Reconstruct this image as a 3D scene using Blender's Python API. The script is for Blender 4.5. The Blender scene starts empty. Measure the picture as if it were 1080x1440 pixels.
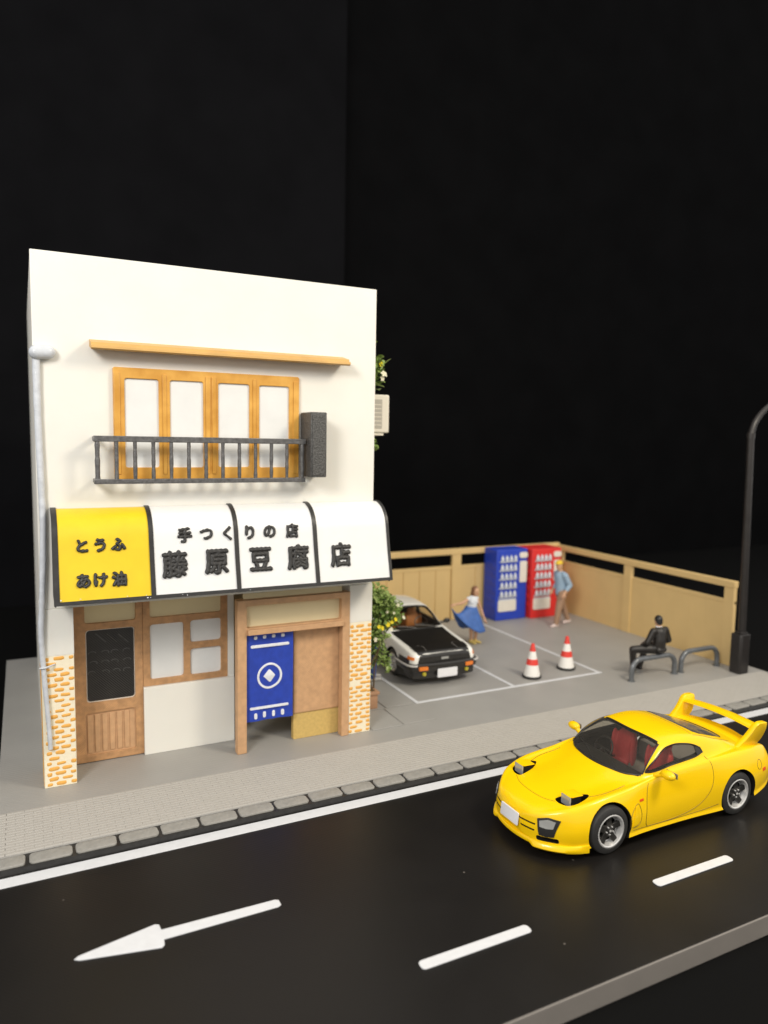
import bpy, bmesh, math, random
from math import sin, cos, pi, radians
from mathutils import Vector, Matrix
from mathutils.bvhtree import BVHTree

random.seed(7)
SC = bpy.context.scene
COL = SC.collection

# ------------------------------------------------------------------ camera
F_PX, YAW, PITCH, ROLL = 1021.2, radians(26.462), radians(5.752), radians(-1.015)
CAM_Z = 5.25
_fwd = Vector((sin(YAW)*cos(PITCH), cos(YAW)*cos(PITCH), -sin(PITCH)))
_right = Vector((cos(YAW), -sin(YAW), 0))
_down = _fwd.cross(_right)
_r2 = cos(ROLL)*_right + sin(ROLL)*_down
_d2 = -sin(ROLL)*_right + cos(ROLL)*_down
cam_d = bpy.data.cameras.new('camera')
cam = bpy.data.objects.new('camera', cam_d)
COL.objects.link(cam)
m = Matrix((( _r2.x, -_d2.x, -_fwd.x), (_r2.y, -_d2.y, -_fwd.y), (_r2.z, -_d2.z, -_fwd.z))).to_4x4()
m.translation = (0, 0, CAM_Z)
cam.matrix_world = m
cam_d.sensor_fit = 'VERTICAL'
cam_d.sensor_height = 36.0
cam_d.lens = F_PX/1440*36.0
cam_d.clip_start = 0.05
cam_d.clip_end = 300
cam_d.dof.use_dof = True
cam_d.dof.focus_distance = 10.4
cam_d.dof.aperture_fstop = cam_d.lens/1000/0.085
SC.camera = cam

# ------------------------------------------------------------------ world and lamps (indoor table-top set)
w = bpy.data.worlds.new('World'); SC.world = w; w.use_nodes = True
bg = w.node_tree.nodes['Background']
bg.inputs[0].default_value = (1.0, 0.975, 0.935, 1); bg.inputs[1].default_value = 0.95

def area(name, loc, target, size, power, color):
    l = bpy.data.lights.new(name, 'AREA'); l.shape = 'SQUARE'; l.size = size; l.energy = power; l.color = color
    o = bpy.data.objects.new(name, l); COL.objects.link(o)
    o.location = loc
    o.rotation_euler = (Vector(target)-Vector(loc)).to_track_quat('-Z', 'Y').to_euler()
    return o
area('lamp_cool', (-6.5, 0.0, 11.5), (4, 12, 2), 4.0, 1750, (1.0, 0.97, 0.93))
area('lamp_warm', (12.5, 0.5, 14.0), (8, 13, 1.0), 4.0, 1850, (1.0, 0.90, 0.74))

SC.view_settings.view_transform = 'Standard'
SC.view_settings.look = 'None'
SC.view_settings.exposure = -0.12
SC.view_settings.gamma = 1.0
SC.cycles.max_bounces = 8
SC.cycles.transparent_max_bounces = 12
SC.cycles.use_denoising = True
SC.cycles.sample_clamp_indirect = 4.0

# ------------------------------------------------------------------ materials
MATS = {}
def mat(name, color, rough=0.5, metal=0.0, noise=0.0, nscale=8.0, bump=0.0, bscale=40.0, coat=0.0, spec=0.5,
        layers=None, trans=0.0, sss=0.0, color2=None, alpha=1.0):
    """procedural principled material; layers=(axis, per-metre, strength) adds printed layer lines"""
    mt = bpy.data.materials.new(name); mt.use_nodes = True
    nt = mt.node_tree; b = nt.nodes['Principled BSDF']
    b.inputs['Base Color'].default_value = (*color, 1)
    b.inputs['Roughness'].default_value = rough
    b.inputs['Metallic'].default_value = metal
    b.inputs['Specular IOR Level'].default_value = spec
    b.inputs['Coat Weight'].default_value = coat
    b.inputs['Coat Roughness'].default_value = 0.06
    b.inputs['Transmission Weight'].default_value = trans
    if sss:
        b.inputs['Subsurface Weight'].default_value = sss
        b.inputs['Subsurface Radius'].default_value = (0.1, 0.08, 0.06)
        b.inputs['Subsurface Scale'].default_value = 0.5
    tc = nt.nodes.new('ShaderNodeTexCoord')
    if noise > 0 or color2:
        n = nt.nodes.new('ShaderNodeTexNoise'); n.inputs['Scale'].default_value = nscale; n.inputs['Detail'].default_value = 5
        nt.links.new(tc.outputs['Object'], n.inputs['Vector'])
        r = nt.nodes.new('ShaderNodeValToRGB')
        r.color_ramp.elements[0].position = 0.32; r.color_ramp.elements[1].position = 0.68
        c2 = color2 if color2 else tuple(max(0, c*(1-noise)) for c in color)
        r.color_ramp.elements[0].color = (*c2, 1)
        r.color_ramp.elements[1].color = (*[min(1, c*(1+(0 if color2 else noise*0.5))) for c in color], 1)
        nt.links.new(n.outputs['Fac'], r.inputs['Fac']); nt.links.new(r.outputs['Color'], b.inputs['Base Color'])
    last = None
    if bump > 0:
        n2 = nt.nodes.new('ShaderNodeTexNoise'); n2.inputs['Scale'].default_value = bscale; n2.inputs['Detail'].default_value = 4
        nt.links.new(tc.outputs['Object'], n2.inputs['Vector'])
        bp = nt.nodes.new('ShaderNodeBump'); bp.inputs['Strength'].default_value = bump; bp.inputs['Distance'].default_value = 0.02
        nt.links.new(n2.outputs['Fac'], bp.inputs['Height']); last = bp
    if layers:
        ax, per, st = layers
        mp = nt.nodes.new('ShaderNodeMapping')
        nt.links.new(tc.outputs['Object'], mp.inputs['Vector'])
        wv = nt.nodes.new('ShaderNodeTexWave'); wv.wave_type = 'BANDS'
        if ax in 'XYZ':
            wv.bands_direction = ax
        else:
            wv.bands_direction = 'DIAGONAL'
        wv.inputs['Scale'].default_value = per/20.0*6.28/6.28
        wv.inputs['Distortion'].default_value = 0.4; wv.inputs['Detail'].default_value = 1.0
        nt.links.new(mp.outputs['Vector'], wv.inputs['Vector'])
        bp2 = nt.nodes.new('ShaderNodeBump'); bp2.inputs['Strength'].default_value = st; bp2.inputs['Distance'].default_value = 0.01
        nt.links.new(wv.outputs['Fac'], bp2.inputs['Height'])
        if last: nt.links.new(last.outputs['Normal'], bp2.inputs['Normal'])
        last = bp2
    if last: nt.links.new(last.outputs['Normal'], b.inputs['Normal'])
    MATS[name] = mt
    return mt

WHITE_WALL = mat('white_wall', (0.785, 0.765, 0.70), 0.6, noise=0.03, nscale=1.3, bump=0.03, bscale=14, sss=0.15, layers=('Z', 330, 0.035))
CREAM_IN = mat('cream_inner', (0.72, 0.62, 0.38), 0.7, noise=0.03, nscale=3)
WHITE_PANE = mat('white_pane', (0.75, 0.755, 0.735), 0.45, noise=0.04, nscale=3, layers=('Z', 300, 0.05))
WOOD = mat('printed_wood', (0.52, 0.285, 0.13), 0.55, noise=0.22, nscale=10, bump=0.25, bscale=70, layers=('D', 420, 0.35))
WOOD_L = mat('printed_wood_light', (0.60, 0.355, 0.185), 0.55, noise=0.12, nscale=9, bump=0.12, bscale=80, layers=('D', 420, 0.30))
SAND = mat('sandy_panel', (0.62, 0.43, 0.14), 0.6, noise=0.1, nscale=20, bump=0.2, bscale=90)
ORANGE_W = mat('orange_window_paint', (0.74, 0.40, 0.075), 0.42, bump=0.06, bscale=20, color2=(0.56, 0.26, 0.03), nscale=3.5)
LEDGE = mat('ledge_tan', (0.62, 0.37, 0.115), 0.5, noise=0.12, nscale=3, layers=('Z', 500, 0.25))
IRON = mat('grey_iron_paint', (0.085, 0.083, 0.082), 0.38, metal=0.3, color2=(0.155, 0.152, 0.15), nscale=16, bump=0.35, bscale=40)
BOX_G = mat('dark_grey_print', (0.035, 0.034, 0.032), 0.5, color2=(0.11, 0.108, 0.104), nscale=38, bump=0.7, bscale=45)
BLACK_T = mat('black_trim', (0.022, 0.021, 0.020), 0.42, noise=0.3, nscale=12, bump=0.15, bscale=30)
BLACK_G = mat('black_ink', (0.020, 0.019, 0.018), 0.45, noise=0.4, nscale=25, bump=0.3, bscale=60)
PANEL_W = mat('awning_white', (0.78, 0.78, 0.765), 0.4, noise=0.02, nscale=3, sss=0.1)
PANEL_Y = mat('awning_yellow', (0.78, 0.545, 0.010), 0.4, noise=0.05, nscale=4)
BRICK = mat('orange_brick_paint', (0.84, 0.46, 0.11), 0.6, color2=(0.76, 0.36, 0.06), nscale=6, bump=0.2, bscale=60)
BRICK_BASE = mat('pillar_cream', (0.87, 0.79, 0.60), 0.65, noise=0.04, nscale=10, bump=0.15, bscale=40)
GLASS_BLK = mat('black_door_panel', (0.016, 0.014, 0.012), 0.32, noise=0.4, nscale=5, bump=0.3, bscale=35, layers=('D', 300, 0.5))
PIPE = mat('grey_pipe', (0.60, 0.625, 0.66), 0.2, noise=0.12, nscale=6, bump=0.6, bscale=9)
NOREN = mat('blue_curtain', (0.018, 0.055, 0.42), 0.5, noise=0.15, nscale=8, bump=0.12, bscale=40, layers=('D', 420, 0.3))
WHITE_INK = mat('white_ink', (0.78, 0.80, 0.84), 0.5, noise=0.08, nscale=30)
GREY_GROUND = mat('grey_print_ground', (0.335, 0.325, 0.305), 0.5, noise=0.05, nscale=1.2, bump=0.05, bscale=30, layers=('D', 160, 0.12))
GREY_PAVE = mat('grey_pavers', (0.40, 0.38, 0.345), 0.6, noise=0.025, nscale=4, bump=0.03, bscale=60)
GREY_STONE = mat('kerb_stone_grey', (0.30, 0.29, 0.265), 0.55, noise=0.12, nscale=14, bump=0.35, bscale=45)
BASE_SIDE = mat('base_side_grey', (0.22, 0.20, 0.18), 0.55, noise=0.05, nscale=3, layers=('Z', 500, 0.1))
LINE_W = mat('white_line', (0.66, 0.67, 0.69), 0.5, noise=0.04, nscale=10, bump=0.06, bscale=40)
FENCE = mat('fence_tan', (0.72, 0.51, 0.225), 0.55, noise=0.03, nscale=2)
RED_V = mat('vending_red', (0.72, 0.03, 0.028), 0.45, noise=0.06, nscale=6)
BLUE_V = mat('vending_blue', (0.02, 0.06, 0.50), 0.45, noise=0.08, nscale=6)
OFFWHITE = mat('off_white_plastic', (0.80, 0.76, 0.68), 0.45, noise=0.03, nscale=8)
BOTTLE = mat('bottle_paint', (0.68, 0.72, 0.78), 0.4, noise=0.12, nscale=30)
CONE_R = mat('cone_red', (0.72, 0.05, 0.035), 0.45)
CONE_W = mat('cone_white', (0.82, 0.80, 0.76), 0.45)
RUBBER = mat('dark_rubber', (0.028, 0.027, 0.026), 0.6, noise=0.2, nscale=20)
LAMP_BLK = mat('lamp_black', (0.022, 0.019, 0.018), 0.38, noise=0.2, nscale=4)
BAR_GREY = mat('barrier_grey', (0.16, 0.17, 0.18), 0.3, metal=0.4, noise=0.2, nscale=8)
SKIN = mat('skin_paint', (0.62, 0.36, 0.22), 0.55, noise=0.05, nscale=20)
HAIR_B = mat('hair_brown', (0.22, 0.10, 0.05), 0.5, noise=0.2, nscale=40)
HAIR_K = mat('hair_black', (0.014, 0.013, 0.013), 0.35)
SHIRT_W = mat('shirt_white', (0.74, 0.78, 0.84), 0.6, noise=0.05, nscale=12)
SKIRT_B = mat('skirt_blue', (0.055, 0.15, 0.46), 0.55, noise=0.15, nscale=10)
SHIRT_B = mat('shirt_pale_blue', (0.30, 0.42, 0.55), 0.6, noise=0.08, nscale=10)
TROUSER_T = mat('trouser_tan', (0.36, 0.22, 0.14), 0.6, noise=0.08, nscale=10)
CAP_Y = mat('cap_yellow', (0.82, 0.55, 0.03), 0.5)
SHOE_P = mat('shoe_pale', (0.72, 0.60, 0.57), 0.5)
SHOE_G = mat('shoe_grey', (0.45, 0.44, 0.42), 0.5)
SHOE_Y = mat('shoe_yellow', (0.66, 0.50, 0.16), 0.5)
SUIT_K = mat('suit_black', (0.020, 0.017, 0.015), 0.38, noise=0.3, nscale=10)
JEANS = mat('jeans_blue', (0.04, 0.085, 0.30), 0.6, noise=0.1, nscale=12)
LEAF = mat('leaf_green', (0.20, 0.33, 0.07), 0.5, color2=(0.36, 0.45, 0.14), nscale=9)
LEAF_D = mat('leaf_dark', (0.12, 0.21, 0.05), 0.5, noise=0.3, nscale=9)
FLOWER_Y = mat('flower_yellow', (0.85, 0.70, 0.02), 0.5)
FLOWER_W = mat('flower_white', (0.80, 0.76, 0.58), 0.5)
POT = mat('terracotta', (0.46, 0.26, 0.15), 0.6, noise=0.08, nscale=8)
STEM = mat('stem_brown', (0.12, 0.08, 0.04), 0.7)
AC_W = mat('cream_unit', (0.80, 0.75, 0.64), 0.5, noise=0.03, nscale=6)
AC_G = mat('grill_grey', (0.44, 0.41, 0.35), 0.5)
YELLOW = mat('yellow_paint', (0.92, 0.585, 0.002), 0.26, coat=0.22, spec=0.35, noise=0.02, nscale=2)
DARK = mat('dark_plastic', (0.018, 0.017, 0.016), 0.35)
SEAM_Y = mat('yellow_seam', (0.20, 0.115, 0.002), 0.5)
PIT = mat('matt_black', (0.010, 0.0095, 0.009), 0.9, spec=0.15)
LENS = mat('headlamp_lens', (0.42, 0.42, 0.40), 0.12, metal=0.3)
SMOKE = mat('fog_lens', (0.16, 0.15, 0.13), 0.12, coat=0.5)
CHROME = mat('rim_chrome', (0.74, 0.73, 0.71), 0.28, metal=0.55)
RIM_D = mat('rim_dark', (0.05, 0.047, 0.043), 0.28, metal=0.6)
TYRE = mat('tyre_rubber', (0.026, 0.025, 0.024), 0.55, noise=0.1, nscale=20)
ORANGE_L = mat('indicator_orange', (0.78, 0.20, 0.02), 0.2, coat=0.4)
RED_L = mat('marker_red', (0.75, 0.10, 0.015), 0.25)
PLATE = mat('plate_white', (0.78, 0.78, 0.80), 0.35)
RED_S = mat('seat_red', (0.62, 0.055, 0.06), 0.6, noise=0.1, nscale=14)
TAN_S = mat('seat_orange', (0.50, 0.19, 0.045), 0.55, noise=0.1, nscale=14)
GREY_IN = mat('interior_grey', (0.30, 0.28, 0.26), 0.7)
CAR_W = mat('cream_white_paint', (0.90, 0.885, 0.82), 0.25, coat=0.5)
CAR_K = mat('black_paint', (0.018, 0.016, 0.014), 0.28, coat=0.4, noise=0.3, nscale=12)
FOG_Y = mat('fog_yellow', (0.45, 0.38, 0.03), 0.15, coat=0.4)
GREY_TRIM = mat('bumper_silver', (0.55, 0.53, 0.50), 0.35)
BACKDROP = mat('black_backdrop', (0.0052, 0.0052, 0.0056), 0.9, noise=0.15, nscale=0.6, spec=0.02)
TABLE = mat('black_table', (0.005, 0.005, 0.005), 0.8, spec=0.05)

def glass_mat(name, tint, rough=0.03, opac=0.25):
    mt = bpy.data.materials.new(name); mt.use_nodes = True
    nt = mt.node_tree; nt.nodes.clear()
    out = nt.nodes.new('ShaderNodeOutputMaterial')
    tr = nt.nodes.new('ShaderNodeBsdfTransparent'); tr.inputs[0].default_value = (*tint, 1)
    gl = nt.nodes.new('ShaderNodeBsdfPrincipled'); gl.inputs['Base Color'].default_value = (0.20, 0.19, 0.175, 1)
    gl.inputs['Roughness'].default_value = rough; gl.inputs['Specular IOR Level'].default_value = 0.8
    lw = nt.nodes.new('ShaderNodeLayerWeight'); lw.inputs[0].default_value = 0.5
    fr = nt.nodes.new('ShaderNodeMath'); fr.operation = 'POWER'; fr.inputs[1].default_value = 5.0
    nt.links.new(lw.outputs['Facing'], fr.inputs[0])
    ad = nt.nodes.new('ShaderNodeMath'); ad.operation = 'ADD'; ad.inputs[1].default_value = opac; ad.use_clamp = True
    nt.links.new(fr.outputs[0], ad.inputs[0])
    mx = nt.nodes.new('ShaderNodeMixShader')
    nt.links.new(ad.outputs[0], mx.inputs[0]); nt.links.new(tr.outputs[0], mx.inputs[1]); nt.links.new(gl.outputs[0], mx.inputs[2])
    nt.links.new(mx.outputs[0], out.inputs[0])
    MATS[name] = mt
    return mt
CAR_GLASS = glass_mat('car_glass', (0.88, 0.87, 0.84), opac=0.07)
CAR_GLASS2 = glass_mat('car_glass_clear', (0.95, 0.94, 0.92), opac=0.0)

# black road sheet: glossy printed plastic with fine lines, dust specks and a few scratches
def road_mat():
    mt = mat('road_black', (0.007, 0.006, 0.0054), 0.42, spec=0.4)
    nt = mt.node_tree; b = nt.nodes['Principled BSDF']
    tc = nt.nodes.new('ShaderNodeTexCoord')
    n = nt.nodes.new('ShaderNodeTexNoise'); n.inputs['Scale'].default_value = 1.3; n.inputs['Detail'].default_value = 6
    nt.links.new(tc.outputs['Object'], n.inputs['Vector'])
    mr = nt.nodes.new('ShaderNodeMapRange'); mr.inputs[3].default_value = 0.34; mr.inputs[4].default_value = 0.50
    nt.links.new(n.outputs['Fac'], mr.inputs[0]); nt.links.new(mr.outputs[0], b.inputs['Roughness'])
    v = nt.nodes.new('ShaderNodeTexVoronoi'); v.inputs['Scale'].default_value = 3.2
    nt.links.new(tc.outputs['Object'], v.inputs['Vector'])
    lt = nt.nodes.new('ShaderNodeMath'); lt.operation = 'LESS_THAN'; lt.inputs[1].default_value = 0.045
    nt.links.new(v.outputs['Distance'], lt.inputs[0])
    wn = nt.nodes.new('ShaderNodeMath'); wn.operation = 'GREATER_THAN'; wn.inputs[1].default_value = 0.72
    nt.links.new(v.outputs['Color'], wn.inputs[0])
    mu = nt.nodes.new('ShaderNodeMath'); mu.operation = 'MULTIPLY'
    nt.links.new(lt.outputs[0], mu.inputs[0]); nt.links.new(wn.outputs[0], mu.inputs[1])
    mx = nt.nodes.new('ShaderNodeMix'); mx.data_type = 'RGBA'
    mx.inputs[6].default_value = (0.007, 0.006, 0.0054, 1); mx.inputs[7].default_value = (0.10, 0.09, 0.08, 1)
    nt.links.new(mu.outputs[0], mx.inputs[0]); nt.links.new(mx.outputs[2], b.inputs['Base Color'])
    wv = nt.nodes.new('ShaderNodeTexWave'); wv.bands_direction = 'DIAGONAL'; wv.inputs['Scale'].default_value = 12
    wv.inputs['Distortion'].default_value = 0.3
    nt.links.new(tc.outputs['Object'], wv.inputs['Vector'])
    bp = nt.nodes.new('ShaderNodeBump'); bp.inputs['Strength'].default_value = 0.10; bp.inputs['Distance'].default_value = 0.004
    nt.links.new(wv.outputs['Fac'], bp.inputs['Height'])
    nt.links.new(bp.outputs['Normal'], b.inputs['Normal'])
    return mt
ROAD = road_mat()

# ------------------------------------------------------------------ helpers
def link(o, parent=None):
    COL.objects.link(o)
    if parent is not None:
        o.parent = parent
        if parent.type == 'EMPTY' and not parent.get('_local'):
            o.matrix_parent_inverse = Matrix.Translation(-parent.location)
    return o
def tag(o, label=None, cat=None, group=None, kind=None):
    if label: o['label'] = label
    if cat: o['category'] = cat
    if group: o['group'] = group
    if kind: o['kind'] = kind
    return o
def thing(name, loc, label, cat, group=None, local=False):
    o = bpy.data.objects.new(name, None); o.empty_display_size = 0.2
    COL.objects.link(o); o.location = loc
    if local: o['_local'] = 1
    return tag(o, label, cat, group)
def finish_mesh(me, smooth=None):
    if smooth is not None:
        for p in me.polygons: p.use_smooth = True
        if smooth < 179: me.set_sharp_from_angle(angle=radians(smooth))
def obj(name, verts, faces, mt, parent=None, smooth=None):
    me = bpy.data.meshes.new(name); me.from_pydata([tuple(v) for v in verts], [], faces); me.update()
    for x in (mt if isinstance(mt, (list, tuple)) else [mt]): me.materials.append(x)
    finish_mesh(me, smooth)
    return link(bpy.data.objects.new(name, me), parent)
def bm_obj(name, bm, mt, parent=None, smooth=None, recalc=True):
    if recalc: bmesh.ops.recalc_face_normals(bm, faces=bm.faces)
    me = bpy.data.meshes.new(name); bm.to_mesh(me); bm.free()
    for x in (mt if isinstance(mt, (list, tuple)) else [mt]): me.materials.append(x)
    finish_mesh(me, smooth)
    return link(bpy.data.objects.new(name, me), parent)
def bm_box(bm, x0, x1, y0, y1, z0, z1, bevel=0.0, seg=2):
    t = bmesh.new()
    bmesh.ops.create_cube(t, size=1)
    for v in t.verts:
        v.co = Vector(((x0+x1)/2+v.co.x*(x1-x0), (y0+y1)/2+v.co.y*(y1-y0), (z0+z1)/2+v.co.z*(z1-z0)))
    if bevel > 0:
        bmesh.ops.bevel(t, geom=t.edges[:], offset=bevel, segments=seg, profile=0.5, affect='EDGES')
    me = bpy.data.meshes.new('t'); t.to_mesh(me); t.free(); bm.from_mesh(me); bpy.data.meshes.remove(me)
def box(name, x0, x1, y0, y1, z0, z1, mt, parent=None, bevel=0.01, seg=2):
    bm = bmesh.new(); bm_box(bm, x0, x1, y0, y1, z0, z1, bevel, seg)
    o = bm_obj(name, bm, mt, parent, smooth=40 if bevel else None)
    for p in o.data.polygons:                       # the six sides stay flat, only the rounded edges are smooth
        if max(abs(c) for c in p.normal) > 0.9999: p.use_smooth = False
    return o
def ring_frames(pts, closed=False):
    pts = [Vector(p) for p in pts]; out = []
    n = len(pts); prev = None
    for i, p in enumerate(pts):
        a = pts[(i-1) % n] if (closed or i > 0) else p
        b = pts[(i+1) % n] if (closed or i < n-1) else p
        t = (b-a).normalized()
        if prev is None:
            up = Vector((0, 0, 1)) if abs(t.z) < 0.9 else Vector((1, 0, 0))
            u = t.cross(up).normalized()
        else:
            u = (prev - t*prev.dot(t)).normalized()
        prev = u
        out.append((p, u, t.cross(u)))
    return out
def bm_tube(bm, pts, r, n=10, closed=False):
    fr = ring_frames(pts, closed)
    rings = []
    for i, (p, u, v) in enumerate(fr):
        rr = r[i] if isinstance(r, (list, tuple)) else r
        rings.append([bm.verts.new(p+(u*cos(2*pi*k/n)+v*sin(2*pi*k/n))*rr) for k in range(n)])
    for i in range(len(rings)-(0 if closed else 1)):
        a, b = rings[i], rings[(i+1) % len(rings)]
        for k in range(n):
            bm.faces.new((a[k], a[(k+1) % n], b[(k+1) % n], b[k]))
    if not closed:
        bm.faces.new(rings[0][::-1]); bm.faces.new(rings[-1])
def tube(name, pts, r, mt, parent=None, n=10, closed=False):
    bm = bmesh.new(); bm_tube(bm, pts, r, n, closed)
    return bm_obj(name, bm, mt, parent, smooth=50)
def bm_lathe(bm, prof, n=28, axis='Z', center=(0, 0, 0), caps=True):
    c = Vector(center); rings = []
    for r, h in prof:
        ring = []
        for k in range(n):
            a = 2*pi*k/n
            if axis == 'Z': v = Vector((r*cos(a), r*sin(a), h))
            else: v = Vector((r*cos(a), h, r*sin(a)))
            ring.append(bm.verts.new(c+v))
        rings.append(ring)
    for i in range(len(rings)-1):
        a, b = rings[i], rings[i+1]
        for k in range(n):
            bm.faces.new((a[k], a[(k+1) % n], b[(k+1) % n], b[k]))
    if caps: bm.faces.new(rings[0]); bm.faces.new(rings[-1])
def lathe(name, prof, mt, parent=None, n=28, axis='Z', center=(0, 0, 0), smooth=35, caps=True):
    bm = bmesh.new(); bm_lathe(bm, prof, n, axis, center, caps)
    return bm_obj(name, bm, mt, parent, smooth=smooth)
def rrect(x0, x1, z0, z1, r=0.0, seg=4):
    if r <= 0: return [(x0, z0), (x1, z0), (x1, z1), (x0, z1)]
    out = []
    for cx, cz, a0 in ((x1-r, z0+r, -90), (x1-r, z1-r, 0), (x0+r, z1-r, 90), (x0+r, z0+r, 180)):
        for k in range(seg+1):
            a = radians(a0+90*k/seg); out.append((cx+r*cos(a), cz+r*sin(a)))
    return out
def plate_mesh(outlines, thick, bevel=0.0, bseg=2):
    """flat plate in (u, v) with holes, extruded along w, from closed outlines"""
    cu = bpy.data.curves.new('t', 'CURVE'); cu.dimensions = '2D'; cu.fill_mode = 'BOTH'
    cu.extrude = max(0.0005, thick/2-bevel); cu.bevel_depth = bevel; cu.bevel_resolution = bseg-1
    if bevel: cu.offset = -bevel
    for ol in outlines:
        sp = cu.splines.new('POLY'); sp.points.add(len(ol)-1)
        for p, q in zip(sp.points, ol): p.co = (q[0], q[1], 0, 1)
        sp.use_cyclic_u = True
    o = bpy.data.objects.new('t', cu); COL.objects.link(o)
    dg = bpy.context.evaluated_depsgraph_get(); dg.update()
    me = bpy.data.meshes.new_from_object(o.evaluated_get(dg))
    bpy.data.objects.remove(o); bpy.data.curves.remove(cu)
    return me
def plate(name, outlines, y, thick, mt, parent=None, bevel=0.0, fn=None):
    """plate standing in the x-z plane; front face at y, thickness behind it"""
    me = plate_mesh(outlines, thick, bevel)
    for v in me.vertices:
        u, vv, ww = v.co
        v.co = fn(u, vv, ww) if fn else (u, y+thick/2-ww, vv)
    bm = bmesh.new(); bm.from_mesh(me); bpy.data.meshes.remove(me)
    bmesh.ops.remove_doubles(bm, verts=bm.verts, dist=1e-5)
    o = bm_obj(name, bm, mt, parent, smooth=30)
    for p in o.data.polygons:
        if max(abs(c) for c in p.normal) > 0.9999: p.use_smooth = False
    return o
def text_mesh(s, size, offset, extrude):
    cu = bpy.data.curves.new('t', 'FONT'); cu.body = s; cu.size = size; cu.extrude = extrude
    cu.align_x = 'CENTER'; cu.align_y = 'CENTER'; cu.bevel_depth = 0.0
    cu.resolution_u = 4
    o = bpy.data.objects.new('t', cu); COL.objects.link(o)
    dg = bpy.context.evaluated_depsgraph_get(); dg.update()
    me = bpy.data.meshes.new_from_object(o.evaluated_get(dg))
    bpy.data.objects.remove(o); bpy.data.curves.remove(cu)
    o = bpy.data.objects.new('t', me); COL.objects.link(o)
    vx = 0.0052 if size > 0.3 else 0.0042
    md = o.modifiers.new('w', 'WELD'); md.merge_threshold = 0.0002
    md = o.modifiers.new('r', 'REMESH'); md.mode = 'VOXEL'; md.voxel_size = vx
    md = o.modifiers.new('s', 'SMOOTH'); md.factor = 0.5; md.iterations = 2
    md = o.modifiers.new('d', 'DISPLACE'); md.strength = offset; md.mid_level = 0.0; md.direction = 'NORMAL'
    md = o.modifiers.new('r2', 'REMESH'); md.mode = 'VOXEL'; md.voxel_size = vx
    md = o.modifiers.new('s2', 'SMOOTH'); md.factor = 0.5; md.iterations = 3
    dg = bpy.context.evaluated_depsgraph_get(); dg.update()
    me2 = bpy.data.meshes.new_from_object(o.evaluated_get(dg)); bpy.data.objects.remove(o); bpy.data.meshes.remove(me)
    return me2
def eval_mods(o):
    dg = bpy.context.evaluated_depsgraph_get(); dg.update()
    me = bpy.data.meshes.new_from_object(o.evaluated_get(dg))
    return me
# ---- blobs: capsules and ellipsoids fused into one continuous surface
def blob(name, parts, mt, parent=None, voxel=0.014, smooth_it=3):
    bm = bmesh.new()
    for p in parts:
        if p[0] == 'e':
            _, c, rad = p[:3]
            mtx = Matrix.Translation(c)
            if len(p) > 3: mtx = mtx @ p[3].to_4x4()
            mtx = mtx @ Matrix.Diagonal((*rad, 1))
            bmesh.ops.create_uvsphere(bm, u_segments=18, v_segments=12, radius=1, matrix=mtx)
        else:
            pts = p[1]
            for (c, r) in pts:
                bmesh.ops.create_uvsphere(bm, u_segments=14, v_segments=10, radius=r, matrix=Matrix.Translation(c))
            for (a, ra), (b, rb) in zip(pts, pts[1:]):
                bm_tube(bm, [a, b], [ra, rb], 14)
    bmesh.ops.recalc_face_normals(bm, faces=bm.faces)
    me = bpy.data.meshes.new(name); bm.to_mesh(me); bm.free()
    o = bpy.data.objects.new('t', me); COL.objects.link(o)
    md = o.modifiers.new('r', 'REMESH'); md.mode = 'VOXEL'; md.voxel_size = voxel
    if smooth_it:
        sm = o.modifiers.new('s', 'SMOOTH'); sm.factor = 0.5; sm.iterations = smooth_it
    me2 = eval_mods(o); bpy.data.objects.remove(o); bpy.data.meshes.remove(me)
    me2.name = name; me2.materials.clear(); me2.materials.append(mt)
    finish_mesh(me2, 180)
    return link(bpy.data.objects.new(name, me2), parent)

# ================================================================== SETTING
TZ = -0.37
obj('table', [(-40, -20, TZ), (60, -20, TZ), (60, 34, TZ), (-40, 34, TZ)], [(0, 1, 2, 3)], TABLE)['kind'] = 'structure'
# black card backdrop: two cards, the left one standing a little in front
BACKDROP_LIT = mat('black_backdrop_lit', (0.0075, 0.0075, 0.0085), 0.9, noise=0.15, nscale=0.6, spec=0.02)  # stronger light on the left side, painted in as a lighter black
box('backdrop', 10.6, 56, 27.0, 27.06, TZ, 34, BACKDROP, None, 0.0)['kind'] = 'structure'
box('backdrop', -30, 11.08, 26.0, 26.06, TZ, 34, BACKDROP_LIT, None, 0.0)['kind'] = 'structure'

XL, XR = -0.47, 15.42
# grey base plate with its lot and footway surface
pts = [(XL, 9.702), (XR-0.30, 9.702), (XR-0.09, 9.8), (XR, 10.05), (XR, 18.5), (XL, 18.5)]
ground = plate('parking_lot', [pts], 0, 0.26, GREY_GROUND, None, 0.012, fn=lambda u, v, ww: (u, v, -0.13+ww))
tag(ground, kind='structure')
bs = box('road_base', XL, XR, 5.01, 9.40, -0.36, -0.112, BASE_SIDE, None, 0.01); tag(bs, kind='structure')
road = box('road', XL+0.01, XR-0.01, 5.025, 9.395, -0.111, -0.1, ROAD, None, 0.002); tag(road, kind='structure')
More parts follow.
